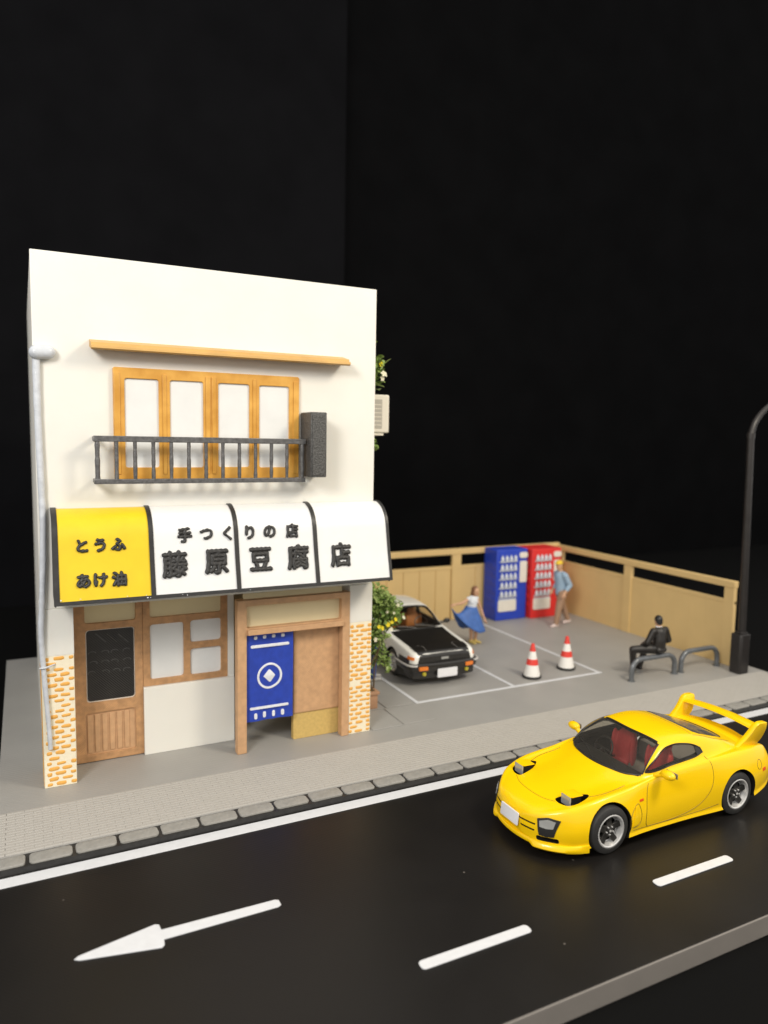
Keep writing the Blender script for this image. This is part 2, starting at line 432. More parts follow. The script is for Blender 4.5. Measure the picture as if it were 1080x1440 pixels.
# markings on the road
RZ0, RZ1 = -0.1, -0.086
def slab(name, outline, z0, z1, mt, parent, bevel=0.004):
    return plate(name, [outline], 0, z1-z0, mt, parent, bevel, fn=lambda u, v, ww: (u, v, (z0+z1)/2+ww))
slab('edge_line', [(XL+0.02, 9.17), (XR-0.02, 9.17), (XR-0.02, 9.375), (XL+0.02, 9.375)], RZ0+0.001, RZ1-0.006, LINE_W, road)
slab('direction_arrow', [(0.32, 7.555), (0.37, 7.52), (1.16, 7.36), (1.19, 7.39), (1.20, 7.48), (2.47, 7.485), (2.51, 7.51),
                         (2.51, 7.60), (2.47, 7.625), (1.20, 7.645), (1.19, 7.74), (1.15, 7.765), (0.36, 7.59)], RZ0+0.001, RZ1, LINE_W, road, 0.006)
for x0, x1 in ((3.48, 4.86), (6.76, 8.10), (10.02, 11.36), (0.2, 1.58)):
    slab('lane_dash', rrect(x0, x1, 5.915, 6.045, 0.045), RZ0+0.001, RZ1, LINE_W, road, 0.006)
# kerb: dark bed and separate rounded stones
kerb = box('kerb', XL+0.01, XR-0.35, 9.397, 9.70, -0.36, -0.012, BLACK_T, None, 0.0); tag(kerb, kind='structure')
kx = -0.09-0.523
stone_vars = []
for k in range(4):
    bm = bmesh.new()
    ol = rrect(-0.245, 0.245, -0.115, 0.115, 0.045+0.006*k, 3)
    me = plate_mesh([ol], 0.05, 0.010)
    bm.from_mesh(me); bpy.data.meshes.remove(me)
    bmesh.ops.remove_doubles(bm, verts=bm.verts, dist=1e-5)
    for v in bm.verts: v.co += Vector((random.uniform(-1, 1), random.uniform(-1, 1), 0))*0.004
    bmesh.ops.recalc_face_normals(bm, faces=bm.faces)
    me = bpy.data.meshes.new('kerb_stone'); bm.to_mesh(me); bm.free(); me.materials.append(GREY_STONE); finish_mesh(me, 35)
    stone_vars.append(me)
o = bpy.data.objects.new('kerb_stone', stone_vars[1]); link(o, kerb); o.location = (-0.288, 9.545, -0.012); o.scale = (0.70, 1, 1)
k = 0
while kx < XR-0.8:
    cx = kx+0.2615
    if cx > XL+0.2:
        o = bpy.data.objects.new('kerb_stone', stone_vars[k % 4]); link(o, kerb)
        o.location = (cx, 9.545+random.uniform(-.004, .004), -0.012+random.uniform(-.004, .004))
        o.rotation_euler = (0, 0, random.uniform(-.006, .006))
    kx += 0.527; k += 1
# footway: fine courses of small pavers
def paving_strip():
    verts, faces = [], []
    y = 9.71; row = 0; dy = 0.0665
    while y < 10.80:
        x = XL+0.02+(0.0 if row % 2 else 0.11)
        xe = XR-0.10
        if row % 2 == 0:
            segs = [(XL+0.02, x-0.006)]
        else: segs = []
        while x < xe-0.05:
            segs.append((x, min(x+0.2194, xe))); x += 0.22
        for a, b in segs:
            z = 0.020+random.uniform(-.0007, .0007); g = 0.022
            n = len(verts)
            y0, y1 = y, y+dy-0.009
            verts += [(a, y0, 0.001), (b, y0, 0.001), (b, y1, 0.001), (a, y1, 0.001),
                      (a+.001, y0+g*.5, z), (b-.001, y0+g*.5, z), (b-.001, y1-g*.5, z), (a+.001, y1-g*.5, z)]
            faces += [(n+4, n+5, n+6, n+7), (n, n+1, n+5, n+4), (n+1, n+2, n+6, n+5), (n+2, n+3, n+7, n+6), (n+3, n, n+4, n+7)]
        y += dy; row += 1
    o = obj('paving_courses', verts, faces, GREY_PAVE, ground); o['kind'] = 'stuff'
paving_strip()
# parking bays
for x in (6.94, 9.32, 11.70):
    slab('bay_line', [(x-0.04, 12.33), (x+0.04, 12.33), (x+0.04, 17.55), (x-0.04, 17.55)], 0.0005, 0.010, LINE_W, ground)
slab('bay_line', [(6.90, 12.25), (11.76, 12.25), (11.76, 12.33), (6.90, 12.33)], 0.0005, 0.010, LINE_W, ground)
# thin slabs beside the shop
for (x0, x1, y0, y1) in ((5.52, 6.14, 11.38, 12.24), (6.17, 6.86, 11.40, 12.24), (5.52, 6.20, 12.27, 13.1), (6.23, 6.88, 12.27, 13.1)):
    slab('paving_slab', rrect(x0, x1, y0, y1, 0.01), 0.0005, 0.016, GREY_GROUND, ground, 0.005)

# ================================================================== SHOP
shop = thing('shop_building', (2.8, 14.2, 0), 'white two-storey shop with curved sign awning and orange brick pillars', 'building')
BX0, BX1, BY0, BY1, BZ = 0.16, 5.47, 11.41, 17.6, 7.77
box('front_wall', BX0, BX1, BY0, BY0+0.2, 2.70, BZ, WHITE_WALL, shop, 0.012)
box('side_wall', BX0+0.004, BX0+0.2, BY0+0.2, BY1, 0, BZ-0.004, WHITE_WALL, shop, 0.0)
box('side_wall', BX1-0.2, BX1-0.004, BY0+0.2, BY1, 0, BZ-0.004, WHITE_WALL, shop, 0.0)
box('back_wall', BX0+0.2, BX1-0.2, BY1-0.2, BY1-0.002, 0, BZ-0.006, WHITE_WALL, shop, 0.0)
box('roof', BX0+0.2, BX1-0.2, BY0+0.2, BY1-0.2, BZ-0.3, BZ-0.1, WHITE_WALL, shop, 0.0)
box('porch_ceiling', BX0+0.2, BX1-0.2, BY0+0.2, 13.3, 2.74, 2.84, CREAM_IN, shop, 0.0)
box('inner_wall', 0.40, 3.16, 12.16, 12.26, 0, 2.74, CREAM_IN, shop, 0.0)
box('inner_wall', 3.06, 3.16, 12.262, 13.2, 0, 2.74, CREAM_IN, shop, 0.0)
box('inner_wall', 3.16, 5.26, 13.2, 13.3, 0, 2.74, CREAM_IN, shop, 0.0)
# pillars with raised painted bricks
brick_vars = []
for k in range(7):
    bm = bmesh.new()
    n = 14; top = []; bot = []
    for i in range(n):
        a = 2*pi*i/n
        cx = abs(cos(a))**0.55*(1 if cos(a) > 0 else -1); cz = abs(sin(a))**0.6*(1 if sin(a) > 0 else -1)
        jx = random.uniform(-.006, .006); jz = random.uniform(-.004, .004)
        bot.append(bm.verts.new((cx*0.072+jx, 0, cz*0.0265+jz)))
        top.append(bm.verts.new((cx*0.063+jx, -0.006, cz*0.019+jz)))
    bm.faces.new(top)
    for i in range(n): bm.faces.new((bot[i], bot[(i+1) % n], top[(i+1) % n], top[i]))
    bmesh.ops.recalc_face_normals(bm, faces=bm.faces)
    me = bpy.data.meshes.new('brick'); bm.to_mesh(me); bm.free(); me.materials.append(BRICK); finish_mesh(me, 50)
    brick_vars.append(me)
def bricks_on(par, u0, u1, ztop, place, skip=0.03):
    z = 0.05; row = 0
    while z < ztop:
        u = u0+(0.02 if row % 2 else 0.115)
        if row % 2 == 0: cols = [u0+0.035]
        else: cols = []
        while u < u1-0.02:
            cols.append(u+0.075); u += 0.178
        for c in cols:
            half = 0.5 if (c-0.07 < u0 or c+0.07 > u1) else 1.0
            if random.random() < skip: continue
            cc = min(max(c, u0+0.07*half), u1-0.07*half)
            o = bpy.data.objects.new('brick', random.choice(brick_vars)); link(o, par)
            place(o, cc+random.uniform(-.008, .008), z+random.uniform(-.005, .005))
            o.scale = (half*random.uniform(.88, 1.06), 1.0, random.uniform(.85, 1.2))
            o.rotation_euler.y += random.uniform(-.05, .05)
        z += 0.0795; row += 1
def front_place(y):
    def f(o, u, z): o.location = (u, y-0.001, z)
    return f
def left_place(o, u, z):
    o.location = (BX0-0.011, u, z); o.rotation_euler = (0, 0, -pi/2)
p1 = box('brick_pillar', BX0-0.01, 0.595, BY0-0.002, 12.1, 0, 2.70, BRICK_BASE, shop, 0.012)
p2 = box('brick_pillar', 5.045, BX1+0.002, BY0-0.002, 12.1, 0, 2.70, BRICK_BASE, shop, 0.012)
bricks_on(p1, BX0+0.03, 0.585, 1.99, front_place(BY0-0.002))
bricks_on(p2, 5.055, BX1-0.005, 2.01, front_place(BY0-0.002))
bricks_on(p1, BY0+0.02, BY0+0.66, 1.99, left_place)
# smooth plaster caps hide nothing: the pillar above the bricks is the same white as the wall
for px0, px1, zz in ((BX0-0.014, 0.599, 2.0), (5.041, BX1+0.006, 2.03)):
    box('pillar_plaster', px0, px1, BY0-0.006, 12.104, zz, 2.699, WHITE_WALL, shop, 0.008)

# --- street door (left) with black panel
door = plate('door', [rrect(0.60, 1.66, 0.012, 2.70, 0.0), rrect(0.79, 1.555, 2.275, 2.585, 0.04), rrect(0.80, 1.535, 0.985, 2.165, 0.05),
                      rrect(0.775, 1.535, 0.125, 0.815, 0.05)], 12.06, 0.07, WOOD, shop, 0.008)
box('transom_panel', 0.77, 1.58, 12.105, 12.125, 2.25, 2.61, CREAM_IN, door, 0.0)
box('pane_rim', 0.79, 1.545, 12.095, 12.125, 0.975, 2.175, OFFWHITE, door, 0.004)
dp = plate('dark_panel', [rrect(0.815, 1.522, 1.005, 2.15, 0.045)], 12.082, 0.02, GLASS_BLK, door, 0.006)
bm = bmesh.new()
for r, z in enumerate((1.78, 1.62, 1.46)):
    for c in range(4):
        cx = 0.90+0.17*c+random.uniform(-.02, .02); a0 = random.uniform(-.6, .6)
        pts = [(cx+0.055*cos(a0+t*0.45), 12.079, z+0.035*sin(a0+t*0.45)) for t in range(8)]
        bm_tube(bm, pts, 0.006, 5)
for c in range(3):
    x = 0.95+0.17*c
    bm_tube(bm, [(x, 12.079, 2.10-0.02*c), (x+0.15, 12.079, 1.95-0.02*c)], 0.006, 5)
o = bm_obj('embossed_scribble', bm, IRON, dp, 60); o['kind'] = 'stuff'
box('panel_back', 0.765, 1.545, 12.088, 12.125, 0.115, 0.825, WOOD_L, door, 0.0)
for k in range(6):
    x = 0.835+0.112*k
    box('panel_slat', x-0.038, x+0.044, 12.068, 12.09, 0.16, 0.785, WOOD_L, door, 0.012)
# --- shop window with brown lattice
sw = plate('shop_window', [rrect(1.662, 3.05, 1.14, 2.70, 0.0), rrect(1.775, 2.94, 2.285, 2.62, 0.04), rrect(1.775, 2.315, 1.245, 2.165, 0.05),
                           rrect(2.425, 2.94, 1.80, 2.175, 0.05), rrect(2.425, 2.94, 1.24, 1.69, 0.05)], 12.055, 0.06, WOOD, shop, 0.008)
for (a, b, c, d, mt) in ((1.76, 2.955, 2.27, 2.635, CREAM_IN), (1.76, 2.33, 1.23, 2.18, WHITE_PANE), (2.41, 2.955, 1.785, 2.19, WHITE_PANE), (2.41, 2.955, 1.225, 1.705, WHITE_PANE)):
    box('pane', a, b, 12.10, 12.12, c, d, mt, sw, 0.0)
box('lower_wall', 1.66, 3.155, 12.0, 12.155, 0, 1.138, WHITE_WALL, shop, 0.008)
box('window_jamb', 3.052, 3.155, 12.03, 12.155, 1.14, 2.735, WHITE_WALL, shop, 0.0)
# --- doorway portal
pt = plate('door_portal', [rrect(3.045, 5.04, 0.002, 2.60, 0.0)[:1]+[(3.20, 0.002), (3.20, 2.0), (4.905, 2.0), (4.905, 0.002), (5.04, 0.002), (5.04, 2.59), (3.045, 2.59)],
                           rrect(3.20, 4.88, 2.12, 2.49, 0.03)], 11.385, 0.17, WOOD_L, shop, 0.008)
box('portal_beam', 3.205, 4.90, 11.315, 11.384, 2.015, 2.105, WOOD_L, shop, 0.01)
box('transom_panel', 3.17, 4.93, 11.50, 11.53, 2.03, 2.68, CREAM_IN, shop, 0.0)
box('sliding_door', 4.075, 4.93, 11.575, 11.63, 0.47, 1.99, WOOD_L, shop, 0.02, 3)
box('door_plinth', 4.085, 4.98, 11.60, 11.72, 0, 0.468, SAND, shop, 0.01)
# --- upper window
uw = plate('upper_window', [rrect(1.205, 4.07, 4.585, 6.225, 0.03), rrect(1.365, 1.85, 4.76, 6.07, 0.035), rrect(2.015, 2.515, 4.76, 6.07, 0.035),
                            rrect(2.745, 3.24, 4.765, 6.065, 0.035), rrect(3.40, 3.90, 4.76, 6.06, 0.035)], BY0-0.055, 0.05, ORANGE_W, shop, 0.008)
for x0, x1 in ((1.35, 1.865), (2.0, 2.53), (2.73, 3.255), (3.385, 3.915)):
    box('pane', x0, x1, BY0-0.022, BY0-0.006, 4.75, 6.08, WHITE_PANE, uw, 0.0)
for x0, x1 in ((1.215, 1.30), (2.55, 2.615), (2.645, 2.71), (3.97, 4.06), (1.905, 1.96), (3.295, 3.345)):
    box('mullion', x0, x1, BY0-0.072, BY0-0.056, 4.66, 6.15, ORANGE_W, uw, 0.006)
# --- ledge above
led = plate('window_ledge', [[(11.409, 6.50), (11.10, 6.43), (11.06, 6.45), (11.065, 6.485), (11.12, 6.50), (11.125, 6.535), (11.409, 6.60)]], 0, 3.95, LEDGE, shop, 0.0,
            fn=lambda u, v, ww: (2.875+ww, u, v))
# --- balcony railing
rail = thing('balcony_railing', (2.5, 11.25, 4.5), None, None)
rail.parent = shop; rail.matrix_parent_inverse = Matrix.Translation(-shop.location)
RY = 11.09
def rbar(name, *a): return box(name, *a, IRON, rail, 0.008)
rbar('top_rail', 0.90, 4.08, RY-0.035, RY+0.035, 5.14, 5.225)
rbar('bottom_rail', 0.90, 4.08, RY-0.035, RY+0.035, 4.535, 4.605)
for z0, z1 in ((5.15, 5.215), (4.54, 4.60)):
    for x in (0.91, 4.01): rbar('bracket', x, x+0.06, RY+0.036, BY0-0.001, z0, z1)
for i in range(13):
    x = 0.95+i*(4.03-0.95)/12
    pts = [(x, RY, 4.605+0.535*t/10) for t in range(11)]
    rr = [(0.034 if i in (0, 12) else 0.028)*random.uniform(.88, 1.12) for _ in pts]
    tube('baluster', pts, rr, IRON, rail, 8)
# --- upright dark sign box
sb = box('sign_box', 4.11, 4.385, 10.91, BY0-0.002, 4.615, 5.655, BOX_G, shop, 0.02)
box('sign_face', 4.135, 4.36, 10.897, 10.912, 4.65, 5.62, BOX_G, sb, 0.006)
# --- drain pipe
pp = [(0.225, 11.36, 6.40), (0.225, 11.36, 5.5), (0.245, 11.36, 4.5), (0.25, 11.35, 3.9), (0.225, 11.34, 3.2), (0.20, 11.34, 2.7), (0.185, 11.34, 2.45),
      (0.19, 11.35, 2.1), (0.215, 11.355, 1.6), (0.25, 11.36, 1.0), (0.265, 11.36, 0.62)]
def cr(pts, n):
    out = []; P = [Vector(p) for p in pts]; P = [2*P[0]-P[1]]+P+[2*P[-1]-P[-2]]
    for i in range(1, len(P)-2):
        for k in range(n):
            t = k/n
            out.append(0.5*((2*P[i])+(-P[i-1]+P[i+1])*t+(2*P[i-1]-5*P[i]+4*P[i+1]-P[i+2])*t*t+(-P[i-1]+3*P[i]-3*P[i+1]+P[i+2])*t**3))
    out.append(P[-2]); return out
q = cr([(a-.022, b, c) for a, b, c in pp], 5)
dpz = tube('drain_pipe', q, [(0.052-0.020*(i/len(q)))*random.uniform(.93, 1.07) for i in range(len(q))], PIPE, shop, 10)
blob('pipe_cap', [('c', [((0.205, 11.32, 6.36), 0.10), ((0.36, 11.34, 6.375), 0.095)])], PIPE, shop, 0.015)
tube('pipe_clip', [(0.13, 11.33, 1.86), (0.19, 11.29, 1.87), (0.27, 11.33, 1.88), (0.33, 11.40, 1.88)], 0.013, PIPE, shop, 6)

# --- awning: curved profile (y, z) from the wall down
PROF = [(11.405, 4.165), (11.30, 4.155), (11.14, 4.085), (11.03, 3.98), (10.965, 3.85), (10.92, 3.65), (10.86, 3.36), (10.80, 3.12), (10.765, 2.965), (10.745, 2.88)]
def prof_dense():
    d = cr([(0, a, b) for a, b in PROF], 6); return [(v.y, v.z) for v in d]
PD = prof_dense()
def prof_at_z(z):
    for (y0, z0), (y1, z1) in zip(PD, PD[1:]):
        if z1 <= z <= z0:
            t = (z0-z)/(z0-z1+1e-9); return y0+(y1-y0)*t
    return PD[-1][0] if z < PD[-1][1] else PD[0][0]
def awn_strip(name, x0, x1, i0, i1, lift, thick, mt, parent, smooth=35):
    P = PD[i0:i1]; verts = []; faces = []
    for i, (y, z) in enumerate(P):
        a = P[max(0, i-1)]; b = P[min(len(P)-1, i+1)]
        ty, tz = b[0]-a[0], b[1]-a[1]; L = math.hypot(ty, tz); ny, nz = tz/L, -ty/L   # outward: towards the street and up
        for off in (lift, lift-thick):
            verts.append((x0, y+ny*off, z+nz*off)); verts.append((x1, y+ny*off, z+nz*off))
    n = len(P)
    for i in range(n-1):
        a = 4*i; b = 4*(i+1)
        faces += [(a, a+1, b+1, b), (a+2, b+2, b+3, a+3), (a, b, b+2, a+2), (a+1, a+3, b+3, b+1)]
    faces += [(0, 2, 3, 1), (4*(n-1), 4*(n-1)+1, 4*(n-1)+3, 4*(n-1)+2)]
    bm = bmesh.new(); vs = [bm.verts.new(v) for v in verts]
    for f in faces: bm.faces.new([vs[k] for k in f])
    return bm_obj(name, bm, mt, parent, smooth)
AX0, AX1 = 0.325, 5.53
awn = awn_strip('awning', AX0+0.01, AX1-0.01, 0, len(PD), -0.012, 0.05, BLACK_T, shop)
divs = [AX0, 1.645, 2.905, 4.195, AX1]
nb = len(PD)-4
for k in range(4):
    a = divs[k]+(0.075 if k == 0 else 0.032); b = divs[k+1]-(0.04 if k == 3 else 0.032)
    awn_strip('sign_panel', a, b, 1, nb, 0.004, 0.015, PANEL_Y if k == 0 else PANEL_W, awn)
for k, x in enumerate(divs):
    a, b = (AX0, AX0+0.072) if k == 0 else ((AX1-0.045, AX1) if k == 4 else (x-0.032, x+0.032))
    awn_strip('rim_strip', a, b, 0, len(PD), 0.022, 0.05, BLACK_T, awn)
awn_strip('rim_strip', AX0+0.005, AX1-0.005, nb-1, len(PD), 0.019, 0.05, BLACK_T, awn)
# end cheeks of the awning
for xx in (AX0+0.02, AX1-0.04):
    ol = [(y+0.03, z-0.02) for (y, z) in PD]+[(11.405, 2.9)]
    ol = [(min(a, 11.405), b) for a, b in ol]
    plate('end_cheek', [ol], 0, 0.02, BLACK_T, awn, 0, fn=lambda u, v, ww, xx=xx: (xx+ww, u, v))
# flakes of white paint caught on the awning's lower rim
bm = bmesh.new()
for k in range(16):
    x = random.choice((0.45, 0.62, 0.9, 1.3, 1.55, 1.9, 2.05, 2.15, 3.05, 3.1, 3.9, 4.5, 4.8, 5.1))+random.uniform(-.05, .05)
    z = random.uniform(2.90, 2.965); y = prof_at_z(z)-0.0225; s = random.uniform(.006, .016)
    vs_ = [bm.verts.new((x+s*cos(a*pi/3)*random.uniform(.6, 1.3), y-random.uniform(0, .004), z+.7*s*sin(a*pi/3)*random.uniform(.6, 1.3))) for a in range(6)]
    bm.faces.new(vs_)
o = bm_obj('paint_flakes', bm, WHITE_INK, awn); o['kind'] = 'stuff'
# raised characters on the awning
def char(ch, x, z, size, wgt, sx=1.0, sz=1.0):
    me = text_mesh(ch, size, wgt, 0.008)
    xs = [v.co.x for v in me.vertices]; ys = [v.co.y for v in me.vertices]
    cx, cy = (min(xs)+max(xs))/2, (min(ys)+max(ys))/2
    ww, hh = max(xs)-min(xs), max(ys)-min(ys)
    for v in me.vertices:
        vx = x+(v.co.x-cx)*sx; vz = z+(v.co.y-cy)*sz
        jit = 0.004*sin(vx*90+vz*57)
        y = prof_at_z(vz)-0.013-v.co.z
        v.co = (vx+jit*.5, y, vz+jit)
    me.materials.clear(); me.materials.append(BLACK_G); finish_mesh(me, 40); me.name = 'raised_character'
    o = bpy.data.objects.new('raised_character', me); link(o, awn)
for ch, x in zip('とうふ', (0.71, 0.945, 1.19)): char(ch, x, 3.68, 0.20, 0.0145)
for ch, x in zip('あけ油', (0.71, 0.935, 1.185)): char(ch, x, 3.20, 0.205, 0.0150)
for ch, x in zip('手つくりの店', (2.13, 2.45, 2.77, 3.12, 3.44, 3.81)): char(ch, x, 3.77, 0.225, 0.0135, 0.95)
for ch, x in zip('藤原豆腐店', (1.965, 2.585, 3.27, 3.885, 4.62)): char(ch, x, 3.355, 0.40, 0.021, 0.93, 0.98)

# ================================================================== CURTAIN (noren)
cur = thing('shop_curtain', (3.62, 11.49, 0.5), 'blue cloth shop curtain with white ring and diamond crest in the doorway', 'curtain')
def cloth_y(u, v): return 11.475+0.012*sin(u*9)+0.006*sin(u*23+v*4)*(2.0-v)
NX, NZ = 28, 16
vs = []; fs = []
for side in (0, 1):
    for j in range(NZ+1):
        for i in range(NX+1):
            u = 3.222+(4.025-3.222)*i/NX; v = 0.495+(1.995-0.495)*j/NZ
            vs.append((u, cloth_y(u, v)+(0.018 if side else 0), v))
K = (NX+1)*(NZ+1)
for j in range(NZ):
    for i in range(NX):
        a = j*(NX+1)+i; fs += [(a, a+1, a+NX+2, a+NX+1), (K+a, K+a+NX+1, K+a+NX+2, K+a+1)]
for i in range(NX):
    fs.append((i, K+i, K+i+1, i+1)); a = NZ*(NX+1)+i; fs.append((a, a+1, K+a+1, K+a))
for j in range(NZ):
    a = j*(NX+1); fs.append((a, a+NX+1, K+a+NX+1, K+a)); a += NX; fs.append((a, K+a, K+a+NX+1, a+NX+1))
obj('cloth', vs, fs, NOREN, cur, 50)
def on_cloth(name, outlines, th=0.012):
    plate(name, outlines, 0, th, WHITE_INK, cur, 0.003, fn=lambda u, v, ww: (u, cloth_y(u, v)-0.004-ww, v))
circ = lambda cx, cz, r, n=36, sx=1.0: [(cx+sx*r*cos(2*pi*k/n), cz+r*sin(2*pi*k/n)) for k in range(n)]
on_cloth('crest_ring', [circ(3.615, 1.25, 0.222, sx=.98), circ(3.615, 1.25, 0.185, sx=.98)])
on_cloth('crest_diamond', [[(3.505, 1.25), (3.53, 1.23), (3.595, 1.16), (3.62, 1.14), (3.645, 1.155), (3.705, 1.235), (3.715, 1.25), (3.69, 1.285), (3.635, 1.345), (3.612, 1.36), (3.59, 1.345), (3.525, 1.275)]])
on_cloth('stripe', [rrect(3.285, 3.955, 1.755, 1.805, 0.024)])
on_cloth('stripe', [rrect(3.27, 3.945, 0.70, 0.745, 0.022)])
for k in range(4):
    x = 3.37+0.158*k
    on_cloth('tassel_mark', [rrect(x-0.026, x+0.026, 0.535, 0.64, 0.024)])
    on_cloth('tassel_mark', [rrect(x-0.03, x+0.03, 1.90, 1.955, 0.02)])

# ================================================================== AC UNIT
ac = thing('air_conditioner', (5.83, 12.4, 5.3), 'cream outdoor cooling unit on the shop side wall amid vines', 'cooling unit')
box('casing', BX1+0.003, 6.20, 12.30, 12.62, 5.36, 6.07, AC_W, ac, 0.03, 3)
box('foot', BX1+0.02, 6.10, 12.33, 12.58, 5.31, 5.359, AC_W, ac, 0.01)
box('grille_recess', BX1+0.06, 6.045, 12.293, 12.30, 5.44, 5.98, AC_G, ac, 0.003)
for k in range(6): box('grille_slat', BX1+0.08, 6.03, 12.288, 12.294, 5.50+0.075*k, 5.512+0.075*k, AC_W, ac, 0.0)

# ================================================================== FENCES
FZ = 2.10
bf = thing('fence', (11.6, 17.95, 0), 'tan board fence across the back of the parking bays', 'fence')
FY = 17.85
box('top_rail', 5.55, 15.06, FY-0.06, FY+0.08, 1.93, FZ, FENCE, bf, 0.02)
box('mid_rail', 5.55, 14.94, FY-0.02, FY+0.06, 1.50, 1.60, FENCE, bf, 0.012)
x = 5.56
k = 0
for x in (5.6, 8.30, 11.27, 14.2):
    box('post', x-0.155, x+0.155, FY-0.045, FY+0.05, 0.0, 1.93, FENCE, bf, 0.012)
for (a, b) in ((5.76, 8.14), (8.46, 11.11), (11.43, 14.04), (14.36, 14.92)):
    n = max(1, round((b-a)/0.53)); wd = (b-a)/n
    for i in range(n):
        box('board', a+i*wd+0.012, a+(i+1)*wd-0.012, FY-0.005, FY+0.045, 0.0, 1.499, FENCE, bf, 0.008)
    box('backing', a, b, FY+0.018, FY+0.04, 0.005, 1.498, FENCE, bf, 0.0)
sf = thing('fence', (15.0, 14.6, 0), 'tan board fence running down the right edge beside the street lamp', 'fence')
FX = 15.0
box('top_rail', FX-0.06, FX+0.08, 11.40, 17.78, 1.88, 2.045, FENCE, sf, 0.02)
box('mid_rail', FX-0.02, FX+0.06, 11.41, 17.78, 1.48, 1.575, FENCE, sf, 0.012)
for y in (11.55, 14.80, 17.66):
    box('post', FX-0.05, FX+0.055, y-0.14, y+0.14, 0.0, 1.88, FENCE, sf, 0.012)
for (a, b) in ((11.69, 14.66), (14.94, 17.52)):
    n = round((b-a)/0.53); wd = (b-a)/n
    for i in range(n):
        box('board', FX-0.018, FX+0.04, a+i*wd+0.0006, a+(i+1)*wd-0.0006, 0.0, 1.479, FENCE, sf, 0.002)

# ================================================================== VENDING MACHINES
def vending(x0, x1, y0, y1, h, body_m, label):
    t = thing('vending_machine', ((x0+x1)/2, (y0+y1)/2, 0), label, 'vending machine', 'vending machines by the fence')
    W = x1-x0
    box('cabinet', x0, x1, y0, y1, 0, h, body_m, t, 0.03, 2)
    f = y0
    wx0, wx1 = x0+0.06*W, x0+0.66*W
    box('display_recess', wx0, wx1, f-0.008, f+0.0, 0.52*h/1.0*0.62+0.36, h-0.10, body_m, t, 0.004)
    for r in range(5):
        z = h-0.34-r*0.262
        bm = bmesh.new()
        bm_box(bm, wx0+0.02, wx1-0.02, f-0.05, f-0.009, z-0.03, z, 0.004, 1)
        for c in range(4):
            cx = wx0+0.10+c*(wx1-wx0-0.2)/3
            bm_lathe(bm, [(0.045, z+0.001), (0.048, z+0.03), (0.048, z+0.10), (0.03, z+0.135), (0.02, z+0.15), (0.02, z+0.175)], 10, 'Z', (cx, f-0.052, 0))
        bm_obj('drink_row', bm, BOTTLE, t, 40)
    box('price_strip', wx0+0.02, wx1-0.02, f-0.03, f-0.009, h-1.50, h-1.46, BOTTLE, t, 0.004)
    plate('pickup_flap', [rrect(wx0+0.01, wx1-0.01, 0.27, 0.60, 0.05)], f-0.03, 0.028, OFFWHITE, t, 0.006)
    plate('coin_panel', [rrect(x0+0.74*W, x0+0.97*W, 1.10, h-0.36, 0.05)], f-0.03, 0.028, OFFWHITE, t, 0.006)
    plate('badge', [rrect(x0+0.72*W, x0+0.985*W, h-0.27, h-0.10, 0.07)], f-0.03, 0.028, OFFWHITE, t, 0.006)
    for k in range(6):
        box('side_vent', x0-0.018, x0+0.001, y0+0.12, y1-0.1, 0.35+0.25*k, 0.47+0.25*k, body_m, t, 0.006)
    return t
vending(12.22, 13.32, 17.15, 17.80, 2.10, BLUE_V, 'blue drinks vending machine against the back fence')
vending(13.38, 14.46, 17.0, 17.80, 2.09, RED_V, 'red drinks vending machine in the fence corner')

# ================================================================== CONES
def cone(x, y, label):
    t = thing('traffic_cone', (x, y, 0), label, 'traffic cone', 'traffic cones in the empty bay')
    lathe('foot', [(0.205, 0.0), (0.215, 0.02), (0.215, 0.045), (0.20, 0.055)], RUBBER, t, 28, 'Z', (x, y, 0))
    def rr(z): return 0.185-(z-0.055)*0.215
    def ring(name, z0, z1, mt, extra=0.0):
        lathe(name, [(rr(z0)+extra, z0), (rr(z1)+extra, z1)], mt, t, 28, 'Z', (x, y, 0))
    ring('white_band', 0.055, 0.30, CONE_W); ring('red_band', 0.30, 0.43, CONE_R, 0.004); ring('white_band', 0.43, 0.60, CONE_W)
    lathe('red_tip', [(rr(.60)+.003, 0.60), (rr(.66), 0.66), (0.042, 0.74), (0.03, 0.77)], CONE_R, t, 24, 'Z', (x, y, 0))
cone(10.07, 12.66, 'nearer red and white traffic cone, left of the pair in the bay')
cone(11.20, 12.84, 'farther red and white traffic cone, right of the pair in the bay')

# ================================================================== BARRIERS
def ubar(name, x0, x1, y, h, label):
    r = 0.25
    pts = [(x0, y, 0.0), (x0, y, h-r)]
    for k in range(1, 7):
        a = pi-k*pi/12; pts.append((x0+r+r*cos(a), y, h-r+r*sin(a)))
    for k in range(0, 6):
        a = pi/2-k*pi/12; pts.append((x1-r+r*cos(a), y, h-r+r*sin(a)))
    pts += [(x1, y, h-r), (x1, y, 0.0)]
    t = thing(name, ((x0+x1)/2, y, 0), label, 'barrier', 'hoop barriers by the lamp')
    tube('hoop', pts, 0.058, BAR_GREY, t, 12)
    for x in (x0, x1):
        lathe('foot_plate', [(0.085, 0.001), (0.085, 0.014), (0.07, 0.02)], BAR_GREY, t, 16, 'Z', (x, y, 0))
ubar('hoop_barrier', 11.95, 13.27, 11.55, 0.47, 'grey metal hoop barrier that the person in black sits on')
ubar('hoop_barrier', 13.50, 14.70, 11.57, 0.47, 'empty grey metal hoop barrier between seated person and street lamp')

